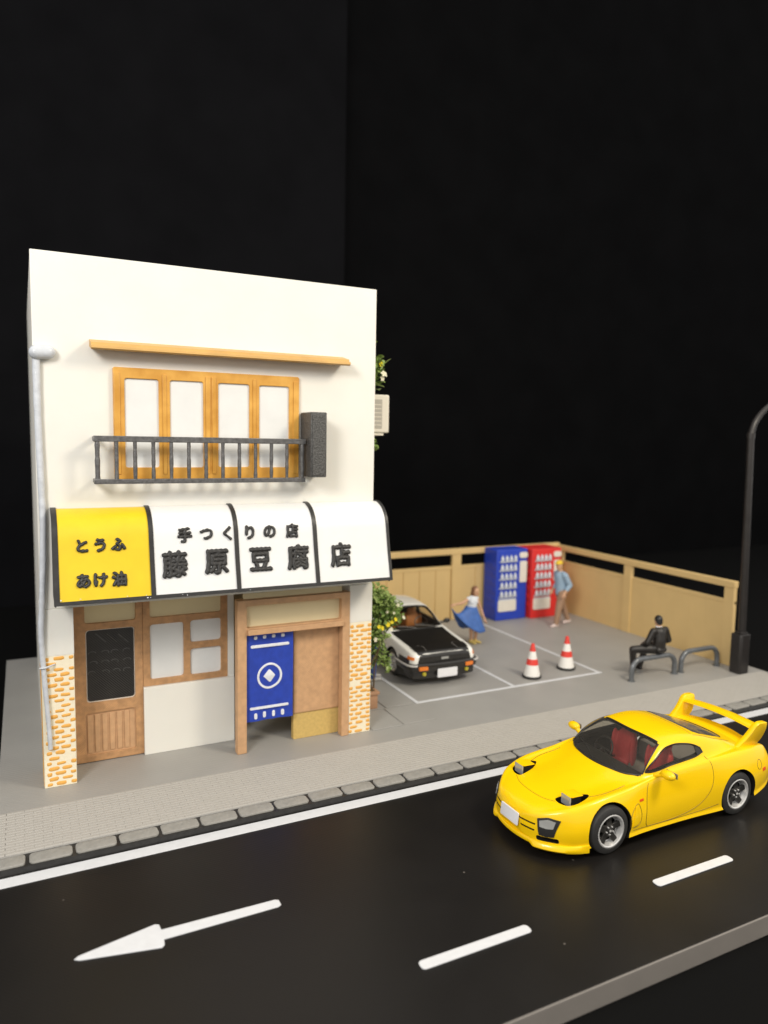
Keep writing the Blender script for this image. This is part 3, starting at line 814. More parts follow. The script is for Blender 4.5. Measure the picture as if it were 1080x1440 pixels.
# ================================================================== STREET LAMP
lp = thing('street_lamp', (14.78, 11.02, 0), 'tall black street lamp with curved arm at the fence end', 'street lamp')
lx, ly = 14.76, 11.02
plate('base_post', [rrect(lx-0.17, lx+0.17, ly-0.15, ly+0.15, 0.06)], 0, 0.92, LAMP_BLK, lp, 0.02, fn=lambda u, v, ww: (u, v, 0.46+ww))
box('base_cap', lx-0.115, lx+0.115, ly-0.1, ly+0.1, 0.915, 0.965, LAMP_BLK, lp, 0.02)
tube('pole', [(lx+0.03, ly, 0.95), (lx-0.02, ly, 2.5), (lx-0.12, ly, 5.42)], [0.088, 0.084, 0.076], LAMP_BLK, lp, 16)
tube('collar', [(lx-0.12, ly, 5.40), (lx-0.12, ly, 5.52)], 0.088, LAMP_BLK, lp, 16)
arm = cr([(lx-0.12, ly, 5.5), (lx-0.02, ly, 5.75), (lx+0.22, ly, 6.0), (lx+0.55, ly-0.02, 6.22), (lx+1.1, ly-0.05, 6.40), (lx+1.8, ly-0.1, 6.46)], 5)
tube('arm', arm, [0.074-0.026*i/len(arm) for i in range(len(arm))], LAMP_BLK, lp, 14)
box('lamp_head', lx+1.6, lx+2.35, ly-0.24, ly+0.06, 6.38, 6.52, LAMP_BLK, lp, 0.05, 3)

# ================================================================== CARS
def pchip(xs, ys, xq):
    n = len(xs); h = [xs[i+1]-xs[i] for i in range(n-1)]; d = [(ys[i+1]-ys[i])/h[i] for i in range(n-1)]
    mm = [d[0]]+[0.0]*(n-2)+[d[-1]]
    for i in range(1, n-1):
        if d[i-1]*d[i] > 0:
            w1 = 2*h[i]+h[i-1]; w2 = h[i]+2*h[i-1]; mm[i] = (w1+w2)/(w1/d[i-1]+w2/d[i])
    out = []; j = 0
    for x in xq:
        while j < n-2 and x > xs[j+1]: j += 1
        t = (x-xs[j])/h[j]
        out.append((1+2*t)*(1-t)**2*ys[j]+t*(1-t)**2*h[j]*mm[j]+t*t*(3-2*t)*ys[j+1]+t*t*(t-1)*h[j]*mm[j+1])
    return out
def crom1(p, n):
    """Catmull-Rom through 2-D points, mirrored in y at both ends"""
    q = [(-p[1][0], p[1][1])]+list(p)+[(-p[-2][0], p[-2][1])]
    out = []
    for i in range(1, len(q)-2):
        for k in range(n):
            t = k/n
            # cardinal spline, slightly taut
            a, b, cc, d = q[i-1], q[i], q[i+1], q[i+2]; T = 0.43
            h00 = 2*t**3-3*t*t+1; h10 = t**3-2*t*t+t; h01 = -2*t**3+3*t*t; h11 = t**3-t*t
            out.append(tuple(h00*b[c]+h10*T*(cc[c]-a[c])+h01*cc[c]+h11*T*(d[c]-b[c]) for c in (0, 1)))
    out.append(p[-1]); return out
class CarBody:
    def __init__(self, S, ctrl, nseg=5, ds=0.04, inset=(0, 0), smin=None, smax=None, floor=None, low_seg=None):
        """S stations; ctrl: list of (w_list, z_list) per control row from bottom centre to top centre"""
        ss = []
        a, b = (smin if smin is not None else S[0]), (smax if smax is not None else S[-1])
        x = a
        while x < b-1e-6:
            ss.append(x)
            edge = min(x-S[0], S[-1]-x)
            x += ds if edge > 0.25 else max(0.012, ds*0.4)
        ss.append(b)
        rows = [(pchip(S, w, ss), pchip(S, z, ss)) for w, z in ctrl]
        self.verts = []; self.faces = []; self.mi = []
        secs = []
        for i in range(len(ss)):
            p = [(r[0][i], r[1][i]) for r in rows]
            if floor is not None:
                p = [(0, floor), (p[2][0]-inset[0], floor)]+[(max(0, y-inset[0]*(0 if k == len(p)-4 else 1)), z-inset[1]) for k, (y, z) in enumerate(p[3:])]
                p[-1] = (0, p[-1][1])
            secs.append(crom1(p, nseg))
        n = len(secs[0])
        for i, s in enumerate(ss):
            half = secs[i]
            ring = [(s, y, z) for y, z in half]+[(s, -y, z) for y, z in half[-2:0:-1]]
            self.verts += ring
        m = 2*n-2
        for i in range(len(ss)-1):
            for k in range(m):
                self.faces.append((i*m+k, i*m+(k+1) % m, (i+1)*m+(k+1) % m, (i+1)*m+k))
                kk = k if k < n-1 else m-1-k
                self.mi.append(1 if (low_seg is not None and kk < low_seg*nseg) else 0)
        self.faces.append(tuple(range(m))[::-1]); self.faces.append(tuple((len(ss)-1)*m+k for k in range(m))); self.mi += [0, 0]
    def mesh(self, name):
        me = bpy.data.meshes.new(name); me.from_pydata(self.verts, [], self.faces); me.update()
        bm = bmesh.new(); bm.from_mesh(me); bmesh.ops.recalc_face_normals(bm, faces=bm.faces); bm.to_mesh(me); bm.free()
        for p, i in zip(me.polygons, self.mi): p.material_index = i
        return me
def bool_cut(o, cutters):
    """cutters: list of bmesh; every cut face takes material slot 1"""
    par = o.parent; o.parent = None
    for bm in cutters:
        bmesh.ops.recalc_face_normals(bm, faces=bm.faces)
        me = bpy.data.meshes.new('c'); bm.to_mesh(me); bm.free()
        for x in o.data.materials: me.materials.append(x)
        for p in me.polygons: p.material_index = 1
        c = bpy.data.objects.new('c', me); COL.objects.link(c)
        md = o.modifiers.new('b', 'BOOLEAN'); md.operation = 'DIFFERENCE'; md.solver = 'EXACT'; md.object = c
        me2 = eval_mods(o); o.modifiers.clear(); old = o.data; o.data = me2
        bpy.data.meshes.remove(old); bpy.data.objects.remove(c); bpy.data.meshes.remove(me)
    o.parent = par
def prism(poly, axis, lo, hi):
    """closed prism over a polygon: axis 'Z' -> poly in (s, y); axis 'Y' -> poly in (s, z); axis 'X' -> poly in (y, z)"""
    bm = bmesh.new()
    def P(a, b, c): return {'Z': (a, b, c), 'Y': (a, c, b), 'X': (c, a, b)}[axis]
    A = [bm.verts.new(P(a, b, lo)) for a, b in poly]; B = [bm.verts.new(P(a, b, hi)) for a, b in poly]
    bm.faces.new(A); bm.faces.new(B[::-1])
    n = len(poly)
    for k in range(n): bm.faces.new((A[k], B[k], B[(k+1) % n], A[(k+1) % n]))
    return bm
def smooth_poly(poly, n=4):
    out = []; N = len(poly)
    for i in range(N):
        a, b, c, d = (poly[(i+k-1) % N] for k in range(4))
        for k in range(n):
            t = k/n; T = 0.4
            h00 = 2*t**3-3*t*t+1; h10 = t**3-2*t*t+t; h01 = -2*t**3+3*t*t; h11 = t**3-t*t
            out.append(tuple(h00*b[j]+h10*T*(c[j]-a[j])+h01*c[j]+h11*T*(d[j]-b[j]) for j in (0, 1)))
    return out
class Car:
    def __init__(self, body, t):
        self.t = t
        self.bvh = BVHTree.FromPolygons([Vector(v) for v in body.verts], body.faces)
    def hit(self, a, b, axis, side=1):
        if axis == 'Z': o, d = Vector((a, b, 3)), Vector((0, 0, -1))
        elif axis == 'Y': o, d = Vector((a, 3*side, b)), Vector((0, -side, 0))
        else: o, d = Vector((2-6*side, a, b)), Vector((side, 0, 0))
        loc, nor, i, dist = self.bvh.ray_cast(o, d)
        if loc is None: return None, None
        if nor.dot(d) > 0: nor = -nor
        return loc, nor
    def patch(self, name, poly, axis, mt, side=1, lift=0.004, thick=0.008, nu=18, nv=10, quad=None, sub=None, parent=None):
        """panel lying on the body: poly is (lower edge points, upper edge points) with equal meaning left to right"""
        lo, hi = poly
        def along(pl, t):
            L = [0]
            for p, q in zip(pl, pl[1:]): L.append(L[-1]+math.hypot(q[0]-p[0], q[1]-p[1]))
            x = t*L[-1]
            for i in range(len(pl)-1):
                if x <= L[i+1]+1e-9:
                    f = (x-L[i])/(L[i+1]-L[i]+1e-12); return (pl[i][0]+(pl[i+1][0]-pl[i][0])*f, pl[i][1]+(pl[i+1][1]-pl[i][1])*f)
            return pl[-1]
        pts = []; nrm = []
        for j in range(nv+1):
            for i in range(nu+1):
                a = along(lo, i/nu); b = along(hi, i/nu); f = j/nv
                p, nn = self.hit(a[0]+(b[0]-a[0])*f, a[1]+(b[1]-a[1])*f, axis, side)
                if p is None: p, nn = (pts[-1], nrm[-1]) if pts else (Vector((a[0], 0, 0)), Vector((0, 0, 1)))
                pts.append(p); nrm.append(nn)
        K = len(pts)
        V = [p+n*lift for p, n in zip(pts, nrm)]+[p+n*(lift-thick) for p, n in zip(pts, nrm)]
        Fc = []
        for j in range(nv):
            for i in range(nu):
                a = j*(nu+1)+i; Fc += [(a, a+1, a+nu+2, a+nu+1), (K+a, K+a+nu+1, K+a+nu+2, K+a+1)]
        for i in range(nu): a = nv*(nu+1)+i; Fc += [(i, K+i, K+i+1, i+1), (a, a+1, K+a+1, K+a)]
        for j in range(nv): a = j*(nu+1); b = a+nu; Fc += [(a, a+nu+1, K+a+nu+1, K+a), (b, K+b, K+b+nu+1, b+nu+1)]
        bm = bmesh.new(); vs = [bm.verts.new(v) for v in V]
        for f in Fc:
            try: bm.faces.new([vs[k] for k in f])
            except ValueError: pass
        return bm_obj(name, bm, mt, parent or self.t, 45)
    def seam(self, name, pts, axis, mt, side=1, r=0.006, closed=False, lift=0.0, n=8, parent=None):
        q = []
        P = [Vector((a, b, 0)) for a, b in pts]
        if closed: P.append(P[0])
        Q = cr(P, n)
        for v in Q:
            p, nn = self.hit(v.x, v.y, axis, side)
            if p is not None: q.append(p+nn*lift)
        if len(q) < 2: return None
        bm = bmesh.new(); bm_tube(bm, q, r, 6)
        return bm_obj(name, bm, mt, parent or self.t, 60)
def mesh_part(name, bm, mt, parent, smooth=40): return bm_obj(name, bm, mt, parent, smooth)

def make_wheel(t, x, y, zc, R, rim_r, width, side, style):
    """wheel with its outer face at y, side = +1/-1 outward"""
    yo, yi = y, y-side*width
    tp = [(rim_r, yo-side*0.015), (rim_r+0.015, yo), (R-0.04, yo-side*0.004), (R-0.012, yo-side*0.018), (R, yo-side*0.05), (R, yi+side*0.05), (R-0.015, yi+side*0.015),
          (R-0.05, yi), (rim_r, yi+side*0.01)]
    wh = thing('wheel', (0, 0, 0), None, None, local=True); wh.parent = t
    lathe('tyre', tp, TYRE, wh, 40, 'Y', (x, 0, zc), 40, caps=False)
    rp = [(rim_r+0.003, yo-side*0.001), (rim_r-0.012, yo+side*0.004), (rim_r-0.026, yo-side*0.006), (rim_r-0.036, yo-side*0.05), (rim_r-0.05, yo-side*0.085)]
    bm = bmesh.new(); bm_lathe(bm, rp+[(rim_r-0.06, yo-side*0.09)], 40, 'Y', (x, 0, zc), caps=False)
    bm.faces.ensure_lookup_table()
    mesh_part('rim', bm, CHROME, wh, 40)
    lathe('wheel_dish', [(rim_r-0.03, yo-side*0.105), (0.0005, yo-side*0.105), (0.0005, yo-side*0.12)], DARK, wh, 24, 'Y', (x, 0, zc))
    n = 5 if style == 'five' else 8
    rs = rim_r-0.03
    for k in range(n):
        a = 2*pi*k/n+0.3
        bm = bmesh.new()
        w0, w1 = (0.062, 0.040) if n == 5 else (0.028, 0.022)
        for (r0, r1, wa, wb, d) in ((0.03, rs, w0, w1, 0.03),):
            q = []
            for (r, hw, yy) in ((r0, wa, yo-side*0.035), (r1*0.6, (wa+wb)/2*0.8, yo-side*0.045), (r1, wb, yo-side*0.03)):
                for off in (0, -side*0.04):
                    for sg in (-1, 1):
                        q.append(bm.verts.new((x+r*cos(a)-sg*hw*sin(a), yy+off, zc+r*sin(a)+sg*hw*cos(a))))
            for i in range(2):
                b = 4*i; c = 4*(i+1)
                for (u, v) in ((0, 1), (1, 3), (3, 2), (2, 0)): bm.faces.new((q[b+u], q[b+v], q[c+v], q[c+u]))
            bm.faces.new((q[0], q[2], q[3], q[1])); bm.faces.new((q[8], q[9], q[11], q[10]))
        bmesh.ops.bevel(bm, geom=bm.edges[:], offset=0.004, segments=1, affect='EDGES')
        mesh_part('spoke', bm, RIM_D if style == 'five' else CHROME, wh, 40)
        if style == 'five':
            lathe('wheel_nut', [(0.011, yo-side*0.04), (0.011, yo-side*0.018), (0.006, yo-side*0.014)], CHROME, wh, 8, 'Y', (x+0.055*cos(a+.6), 0, zc+0.055*sin(a+.6)))
    lathe('hub_cap', [(0.042, yo-side*0.05), (0.042, yo-side*0.024), (0.03, yo-side*0.014), (0.001, yo-side*0.012)], RIM_D if style == 'five' else CHROME, wh, 18, 'Y', (x, 0, zc))
    if style == 'five':
        lathe('hub_cap', [(0.018, yo-side*0.014), (0.016, yo-side*0.008), (0.001, yo-side*0.007)], CHROME, wh, 12, 'Y', (x, 0, zc))
    return wh
def cyl_cut(x, z, r, y0, y1, n=48):
    bm = bmesh.new()
    A = [bm.verts.new((x+r*cos(2*pi*k/n), y0, z+r*sin(2*pi*k/n))) for k in range(n)]
    B = [bm.verts.new((x+r*cos(2*pi*k/n), y1, z+r*sin(2*pi*k/n))) for k in range(n)]
    bm.faces.new(A); bm.faces.new(B[::-1])
    for k in range(n): bm.faces.new((A[k], B[k], B[(k+1) % n], A[(k+1) % n]))
    return bm
def seat(t, s, y, zf, mt):
    p = [('e', (s, y, zf+0.16), (0.24, 0.22, 0.075)), ('e', (s+0.25, y, zf+0.42), (0.075, 0.215, 0.30), Matrix.Rotation(radians(14), 3, 'Y')),
         ('e', (s+0.33, y, zf+0.70), (0.05, 0.12, 0.085)), ('e', (s+0.21, y+0.19, zf+0.40), (0.07, 0.04, 0.24)), ('e', (s+0.21, y-0.19, zf+0.40), (0.07, 0.04, 0.24))]
    return blob('seat', p, mt, t, 0.018, 2)
def steering(t, s, y, z):
    pts = [Vector((s+0.17*sin(radians(25))*cos(2*pi*k/20), y+0.17*sin(2*pi*k/20), z+0.17*cos(radians(25))*cos(2*pi*k/20))) for k in range(20)]
    bm = bmesh.new(); bm_tube(bm, pts, 0.014, 6, True); bm_tube(bm, [(s, y-0.16, z), (s, y+0.16, z)], 0.014, 6); bm_tube(bm, [(s, y, z), (s-0.25, y, z-0.12)], 0.022, 6)
    mesh_part('steering_wheel', bm, DARK, t, 60)

# ---------------------------------------------------------------- yellow coupe
def yellow_coupe():
    t = thing('sports_car', (5.76, 7.56, -0.1), 'glossy yellow sports coupe with rear wing driving on the black road', 'car', 'parked and driving model cars', local=True)
    S = [0.0, .05, .18, .45, .80, .96, 1.30, 1.55, 1.85, 2.15, 2.50, 2.85, 3.20, 3.385, 3.65, 3.95, 4.15, 4.25, 4.29]
    wm = [.24, .40, .58, .785, .868, .875, .865, .850, .845, .845, .850, .865, .885, .890, .880, .84, .78, .71, .62]
    zb = [.22, .16, .135, .13, .14, .14, .14, .14, .14, .14, .14, .14, .15, .16, .20, .25, .30, .36, .42]
    zm = [.34, .34, .35, .39, .44, .46, .44, .44, .45, .47, .50, .53, .56, .565, .57, .58, .60, .61, .61]
    wsh = [.20, .345, .52, .71, .775, .78, .785, .785, .785, .785, .785, .79, .795, .79, .77, .72, .665, .60, .53]
    zsh = [.43, .48, .545, .635, .71, .73, .755, .785, .815, .835, .850, .865, .880, .885, .88, .855, .82, .775, .73]
    w5 = [.155, .28, .43, .59, .64, .645, .67, .715, .725, .72, .71, .70, .68, .665, .63, .58, .54, .49, .43]
    z5 = [.455, .51, .57, .65, .705, .722, .76, .81, .875, .90, .91, .92, .915, .91, .895, .87, .835, .79, .745]
    w6 = [.11, .20, .32, .43, .46, .46, .50, .60, .655, .60, .575, .575, .56, .54, .48, .42, .38, .34, .30]
    z6 = [.47, .525, .585, .655, .695, .715, .77, .84, 1.02, 1.145, 1.18, 1.14, 1.05, 1.00, .925, .88, .845, .80, .757]
    w7 = [.055, .10, .16, .21, .23, .23, .27, .33, .38, .36, .36, .345, .33, .31, .27, .22, .20, .17, .15]
    z7 = [.478, .533, .592, .664, .712, .735, .80, .91, 1.095, 1.215, 1.245, 1.20, 1.105, 1.045, .95, .888, .85, .805, .762]
    z8 = [.48, .535, .595, .668, .72, .745, .812, .935, 1.115, 1.228, 1.258, 1.215, 1.12, 1.06, .957, .892, .853, .808, .765]
    wb = [a-.05 if a < .5 else a-.07 for a in wm]; zsl = [a+.075 for a in zb]; wsl = [a-.012 for a in wm]
    ctrl = [([0]*19, zb), (wb, zb), (wsl, zsl), (wm, zm), (wsh, zsh), (w5, z5), (w6, z6), (w7, z7), ([0]*19, z8)]
    B = CarBody(S, ctrl)
    me = B.mesh('body')
    for x in (YELLOW, PIT): me.materials.append(x)
    o = bpy.data.objects.new('body', me); link(o, t)
    C = Car(B, t)
    AX = (0.96, 3.385); WZ = 0.318
    cuts = []
    for x in AX:
        for sd in (-1, 1): cuts.append(cyl_cut(x, WZ+0.012, 0.358, sd*0.52, sd*1.2))
    cav = CarBody(S, ctrl, inset=(0.05, 0.045), smin=1.28, smax=3.72, floor=0.36)
    bm = bmesh.new(); cm = cav.mesh('c'); bm.from_mesh(cm); bpy.data.meshes.remove(cm); cuts.append(bm)
    side_win = smooth_poly([(1.70, .895), (2.15, .925), (2.62, .945), (2.80, .985), (2.76, 1.055), (2.60, 1.115), (2.36, 1.150), (2.14, 1.135), (1.95, 1.06)], 4)
    for sd in (-1, 1): cuts.append(prism(side_win, 'Y', sd*0.35, sd*1.2))
    ws = [(1.395, 0.0), (1.42, .25), (1.49, .48), (1.60, .655), (1.67, .675), (1.90, .60), (2.08, .535), (2.115, .48), (2.08, .25), (2.065, 0.0)]
    ws = ws+[(a, -b) for a, b in ws[-2:0:-1]]
    cuts.append(prism(ws, 'Z', 0.60, 1.5))
    rw = [(2.80, 0), (2.81, .25), (2.86, .44), (2.95, .485), (3.25, .47), (3.48, .44), (3.56, .36), (3.60, .2), (3.61, 0)]
    rw = rw+[(a, -b) for a, b in rw[-2:0:-1]]
    cuts.append(prism(rw, 'Z', 0.60, 1.5))
    # pop-up lamp pits
    for sd in (-1, 1):
        pit = smooth_poly([(0.43, sd*.37), (0.40, sd*.48), (0.45, sd*.60), (0.57, sd*.645), (0.76, sd*.61), (0.83, sd*.54), (0.66, sd*.42)], 3)
        cuts.append(prism(pit, 'Z', 0.50, 1.2))
        # lower corner slots and fog pods in the nose
        cuts.append(prism(rrect(min(sd*.44, sd*.66), max(sd*.44, sd*.66), .205, .268, .02, 3), 'X', -0.5, 0.42))
        slot2 = rrect(min(sd*.205, sd*.42), max(sd*.205, sd*.42), .312, .334, .006, 2)
        cuts.append(prism(slot2, 'X', -0.5, 0.20))
    cuts.append(prism(rrect(-.42, .42, .392, .412, .006, 2), 'X', -0.5, 0.18))
    bool_cut(o, cuts)
    finish_mesh(o.data, 38); o.data.name = 'body'
    # glass
    wl = [(1.64, -.67), (1.50, -.50), (1.415, -.25), (1.388, 0), (1.415, .25), (1.50, .50), (1.64, .67)]
    wh_ = [(2.11, -.54), (2.12, -.48), (2.09, -.25), (2.075, 0), (2.09, .25), (2.12, .48), (2.11, .54)]
    C.patch('windscreen', (wl, wh_), 'Z', CAR_GLASS, lift=-0.008, thick=0.006, nu=24, nv=14)
    rl = [(2.88, -.47), (2.80, -.3), (2.79, 0), (2.80, .3), (2.88, .47)]; rh = [(3.56, -.41), (3.61, -.2), (3.62, 0), (3.61, .2), (3.56, .41)]
    C.patch('rear_glass', (rl, rh), 'Z', CAR_GLASS, lift=-0.008, thick=0.006, nu=18, nv=14)
    for sd in (-1, 1):
        lo = [(1.69, .885), (2.15, .915), (2.62, .935), (2.83, .985)]; hi = [(1.72, .905), (1.95, 1.07), (2.14, 1.145), (2.36, 1.16), (2.60, 1.125), (2.80, 1.06), (2.84, 1.0)]
        C.patch('side_window', (lo, hi), 'Y', CAR_GLASS, side=sd, lift=-0.010, thick=0.006, nu=22, nv=8)
        # black seal round the window and the dark rear trim with its handle
        C.seam('window_seal', side_win[::2], 'Y', DARK, sd, 0.011, True, 0.0, 4)
        C.patch('pillar_trim', ([(2.70, .955), (2.83, .975)], [(2.68, 1.07), (2.795, 1.05)]), 'Y', DARK, side=sd, lift=0.004, thick=0.008, nu=6, nv=6)
        # door and panel gaps
        C.seam('door_gap', [(1.66, .80), (1.625, .70), (1.60, .50), (1.60, .26), (1.75, .225), (2.20, .235), (2.55, .31), (2.76, .45), (2.86, .62), (2.87, .80), (2.83, .93)], 'Y', SEAM_Y, sd, 0.0045)
        C.seam('panel_gap', [(1.30, .30), (1.31, .45), (1.44, .58), (1.50, .44), (1.47, .31), (1.36, .27)], 'Y', SEAM_Y, sd, 0.0045)
        C.patch('fender_vent', ([(1.36, .32), (1.46, .34)], [(1.40, .52), (1.455, .53)]), 'Y', DARK, side=sd, lift=-0.002, thick=0.006, nu=6, nv=6)
        C.patch('vent_blade', ([(1.33, .30), (1.43, .31)], [(1.385, .55), (1.42, .55)]), 'Y', YELLOW, side=sd, lift=0.012, thick=0.02, nu=6, nv=8)
        C.patch('side_marker', ([(1.475, .595), (1.545, .60)], [(1.475, .625), (1.545, .63)]), 'Y', RED_L, side=sd, lift=0.006, thick=0.01, nu=4, nv=3)
        C.patch('rear_marker', ([(3.92, .555), (4.00, .56)], [(3.92, .60), (4.00, .605)]), 'Y', RED_L, side=sd, lift=0.006, thick=0.01, nu=4, nv=3)
        C.seam('fuel_flap_gap', [(3.80, .67), (3.85, .73), (3.90, .71), (3.91, .64), (3.86, .60), (3.81, .62)], 'Y', SEAM_Y, sd, 0.004, True)
        # pop-up lamp: pod, lens, lid
        hl = thing('headlamp', (0, 0, 0), None, None, local=True); hl.parent = t
        y0, y1 = sorted((sd*.42, sd*.59))
        box('lamp_pod', .505, .68, y0, y1, .52, .735, PIT, hl, 0.015)
        box('lamp_lens', .478, .506, y0-.004, y1+.004, .61, .748, LENS, hl, 0.012, 3)
        ly0, ly1 = sorted((sd*.41, sd*.60))
        bm = prism([(.48, .75), (.51, .762), (.70, .748), (.70, .734), (.51, .746)], 'Y', ly0, ly1)
        bmesh.ops.bevel(bm, geom=bm.edges[:], offset=0.006, segments=2, affect='EDGES')
        mesh_part('lamp_lid', bm, YELLOW, hl)
        # fog lamp pod wrapping the corner
        fl = C.patch('fog_pod', ([(sd*.475, .285), (sd*.55, .278), (sd*.62, .288)], [(sd*.43, .485), (sd*.535, .522), (sd*.655, .505)]), 'X', DARK, side=1, lift=0.012, thick=0.03, nu=10, nv=8)
        C.patch('fog_lens', ([(sd*.475, .395), (sd*.55, .385), (sd*.605, .395)], [(sd*.46, .465), (sd*.54, .498), (sd*.615, .482)]), 'X', LENS, side=1, lift=0.022, thick=0.02, nu=8, nv=6, parent=fl)
        # mirrors
        my = sd*0.90
        mir = blob('wing_mirror', [('e', (1.86, my+sd*.03, .935), (.075, .115, .062)), ('c', [((1.83, sd*.74, .86), .035), ((1.85, sd*.80, .885), .032), ((1.86, my, .925), .04)])], YELLOW, t, 0.012, 3)
        box('mirror_glass', 1.918, 1.934, min(my-.06, my+.13*sd if sd < 0 else my-.06), max(my+.06, my+.13*sd if sd > 0 else my+.06), .90, .972, SMOKE, mir, 0.006)
        # lower skirt edge
        C.seam('skirt_gap', [(1.36, .235), (2.0, .215), (2.6, .225), (2.98, .26)], 'Y', SEAM_Y, sd, 0.004)
        for x in AX: make_wheel(t, x, sd*0.862, WZ, 0.318, 0.222, 0.22, sd, 'five')
    C.seam('bonnet_gap', [(1.36, .66), (1.0, .655), (.78, .60)], 'Z', SEAM_Y, 1, 0.0045)
    C.seam('bonnet_gap', [(1.36, -.66), (1.0, -.655), (.78, -.60)], 'Z', SEAM_Y, 1, 0.0045)
    C.seam('nose_gap', [(.385, .42), (.315, .25), (.29, 0), (.315, -.25), (.385, -.42)], 'Z', SEAM_Y, 1, 0.0035)
    C.seam('screen_seal', [(1.64, -.67), (1.50, -.49), (1.42, -.25), (1.393, 0), (1.42, .25), (1.50, .49), (1.64, .67)], 'Z', DARK, 1, 0.014)
    C.seam('screen_seal', [(1.66, -.675), (1.90, -.60), (2.09, -.535)], 'Z', DARK, 1, 0.009)
    C.seam('screen_seal', [(1.66, .675), (1.90, .60), (2.09, .535)], 'Z', DARK, 1, 0.009)
    C.seam('screen_seal', [(2.11, -.50), (2.08, -.25), (2.068, 0), (2.08, .25), (2.11, .50)], 'Z', DARK, 1, 0.009)
    C.seam('hatch_gap', [(2.76, -.50), (2.74, 0), (2.76, .50)], 'Z', SEAM_Y, 1, 0.004)
    C.seam('hatch_gap', [(2.78, -.52), (3.2, -.535), (3.58, -.50)], 'Z', SEAM_Y, 1, 0.0045)
    # front lip round the nose
    path = [(.62, .838), (.50, .802), (.36, .725), (.22, .615), (.11, .485), (.04, .35), (.005, .22), (-.012, .1), (-.015, 0)]
    path = path+[(a, -b) for a, b in path[-2::-1]]
    Q = cr([(a, b, 0) for a, b in path], 5); bm = bmesh.new(); rows = []
    for i, p in enumerate(Q):
        a = Q[max(0, i-1)]; b = Q[min(len(Q)-1, i+1)]; tt = (b-a).normalized(); nn = Vector((-tt.y, tt.x, 0))
        if nn.dot(p-Vector((1.5, 0, 0))) < 0: nn = -nn
        e = max(0, min(1, (abs(p.y)-.34)/.08)); e = e*e*(3-2*e); fade = max(0.15, min(1, (.60-p.x)/.25))
        prof = [(-.06, .20), (.004, .192), ((.012+.022*e)*fade, .176), ((.016+.030*e)*fade, .150-.028*e), ((.006+.018*e)*fade, .132-.036*e), (-.08, .132-.036*e)]
        rows.append([bm.verts.new((p.x+nn.x*d, p.y+nn.y*d, z)) for d, z in prof])
    for r0, r1 in zip(rows, rows[1:]):
        for k in range(6): bm.faces.new((r0[k], r0[(k+1) % 6], r1[(k+1) % 6], r1[k]))
    bm.faces.new(rows[0]); bm.faces.new(rows[-1][::-1])
    mesh_part('front_lip', bm, YELLOW, t, 50)
    # wipers
    for y in (-.30, .18): tube('wiper', [(1.47, y-.1, .845), (1.56, y+.12, .91), (1.62, y+.32, .945)], 0.009, DARK, t, 6)
    # number plate
    plate('number_plate', [rrect(-.19, .19, .285, .455, .015)], 0, 0.014, PLATE, t, 0.003, fn=lambda u, v, ww: (-0.03-ww+(v-.37)*0.10, u, v))
    # rear wing: base strip, blade, two end fins
    wing = thing('rear_wing', (0, 0, 0), None, None, local=True); wing.parent = t
    def blade(name, prof, zc, sc, bow, ymax, n=16):
        vs = []; fs = []; m_ = len(prof)
        for i in range(n+1):
            y = -ymax+2*ymax*i/n; f = (y/ymax)**2
            for (a, b) in prof: vs.append((sc+a-bow*0.0+f*bow, y, zc+b-f*0.035))
        for i in range(n):
            for k in range(m_): fs.append((i*m_+k, i*m_+(k+1) % m_, (i+1)*m_+(k+1) % m_, (i+1)*m_+k))
        fs += [tuple(range(m_))[::-1], tuple(n*m_+k for k in range(m_))]
        bm = bmesh.new(); q = [bm.verts.new(v) for v in vs]
        for f_ in fs: bm.faces.new([q[k] for k in f_])
        return mesh_part(name, bm, YELLOW, wing, 50)
    blade('blade', [(-.12, .0), (-.10, .03), (-.03, .042), (.05, .036), (.12, .012), (.05, -.012), (-.05, -.022)], 1.155, 4.02, -0.02, .66)
    blade('deck_spoiler', [(-.17, -.03), (-.14, .005), (-.02, .045), (.13, .05), (.15, .02), (.10, -.05)], .905, 3.88, -0.10, .60)
    for sd in (-1, 1):
        vs = []
        prof = [(3.56, .885), (3.60, .925), (3.74, 1.02), (3.86, 1.14), (3.93, 1.225), (4.02, 1.262), (4.17, 1.255), (4.22, 1.22), (4.21, 1.10), (4.14, .97), (4.02, .875), (3.85, .845), (3.68, .85)]
        prof = smooth_poly([(3.92+(p_[0]-3.92)*.88-.02, p_[1]) for p_ in prof], 3)
        bm = bmesh.new(); n = len(prof); rows = []
        for off, sc_ in ((-.042, .93), (-.03, 1.0), (.03, 1.0), (.042, .93)):
            cxm, czm = 3.92, 1.04
            rows.append([bm.verts.new((cxm+(a-cxm)*sc_, sd*(.665-.05*(1-max(0, min(1, (b-.85)/.4)))) + off, czm+(b-czm)*sc_*(.9)-.012)) for a, b in prof])
        for r0, r1 in zip(rows, rows[1:]):
            for k in range(n): bm.faces.new((r0[k], r0[(k+1) % n], r1[(k+1) % n], r1[k]))
        bm.faces.new(rows[0]); bm.faces.new(rows[-1][::-1])
        mesh_part('end_fin', bm, YELLOW, wing, 45)
        C.patch('tail_lamp', ([(sd*.36, .56), (sd*.62, .57)], [(sd*.36, .68), (sd*.62, .69)]), 'X', SMOKE, side=-1, lift=0.006, thick=0.02, nu=8, nv=5)
    # cabin
    for y in (-.34, .34): seat(t, 2.12, y, .34, RED_S)
    box('dashboard', 1.50, 1.84, -.66, .66, .62, .80, DARK, t, 0.05, 3)
    steering(t, 1.92, .34, .80)
    box('cabin_floor', 1.5, 3.4, -.66, .66, .365, .39, GREY_IN, t, 0.0)
    box('parcel_shelf', 2.85, 3.45, -.55, .55, .39, .70, GREY_IN, t, 0.04)
    return t
yellow_coupe()

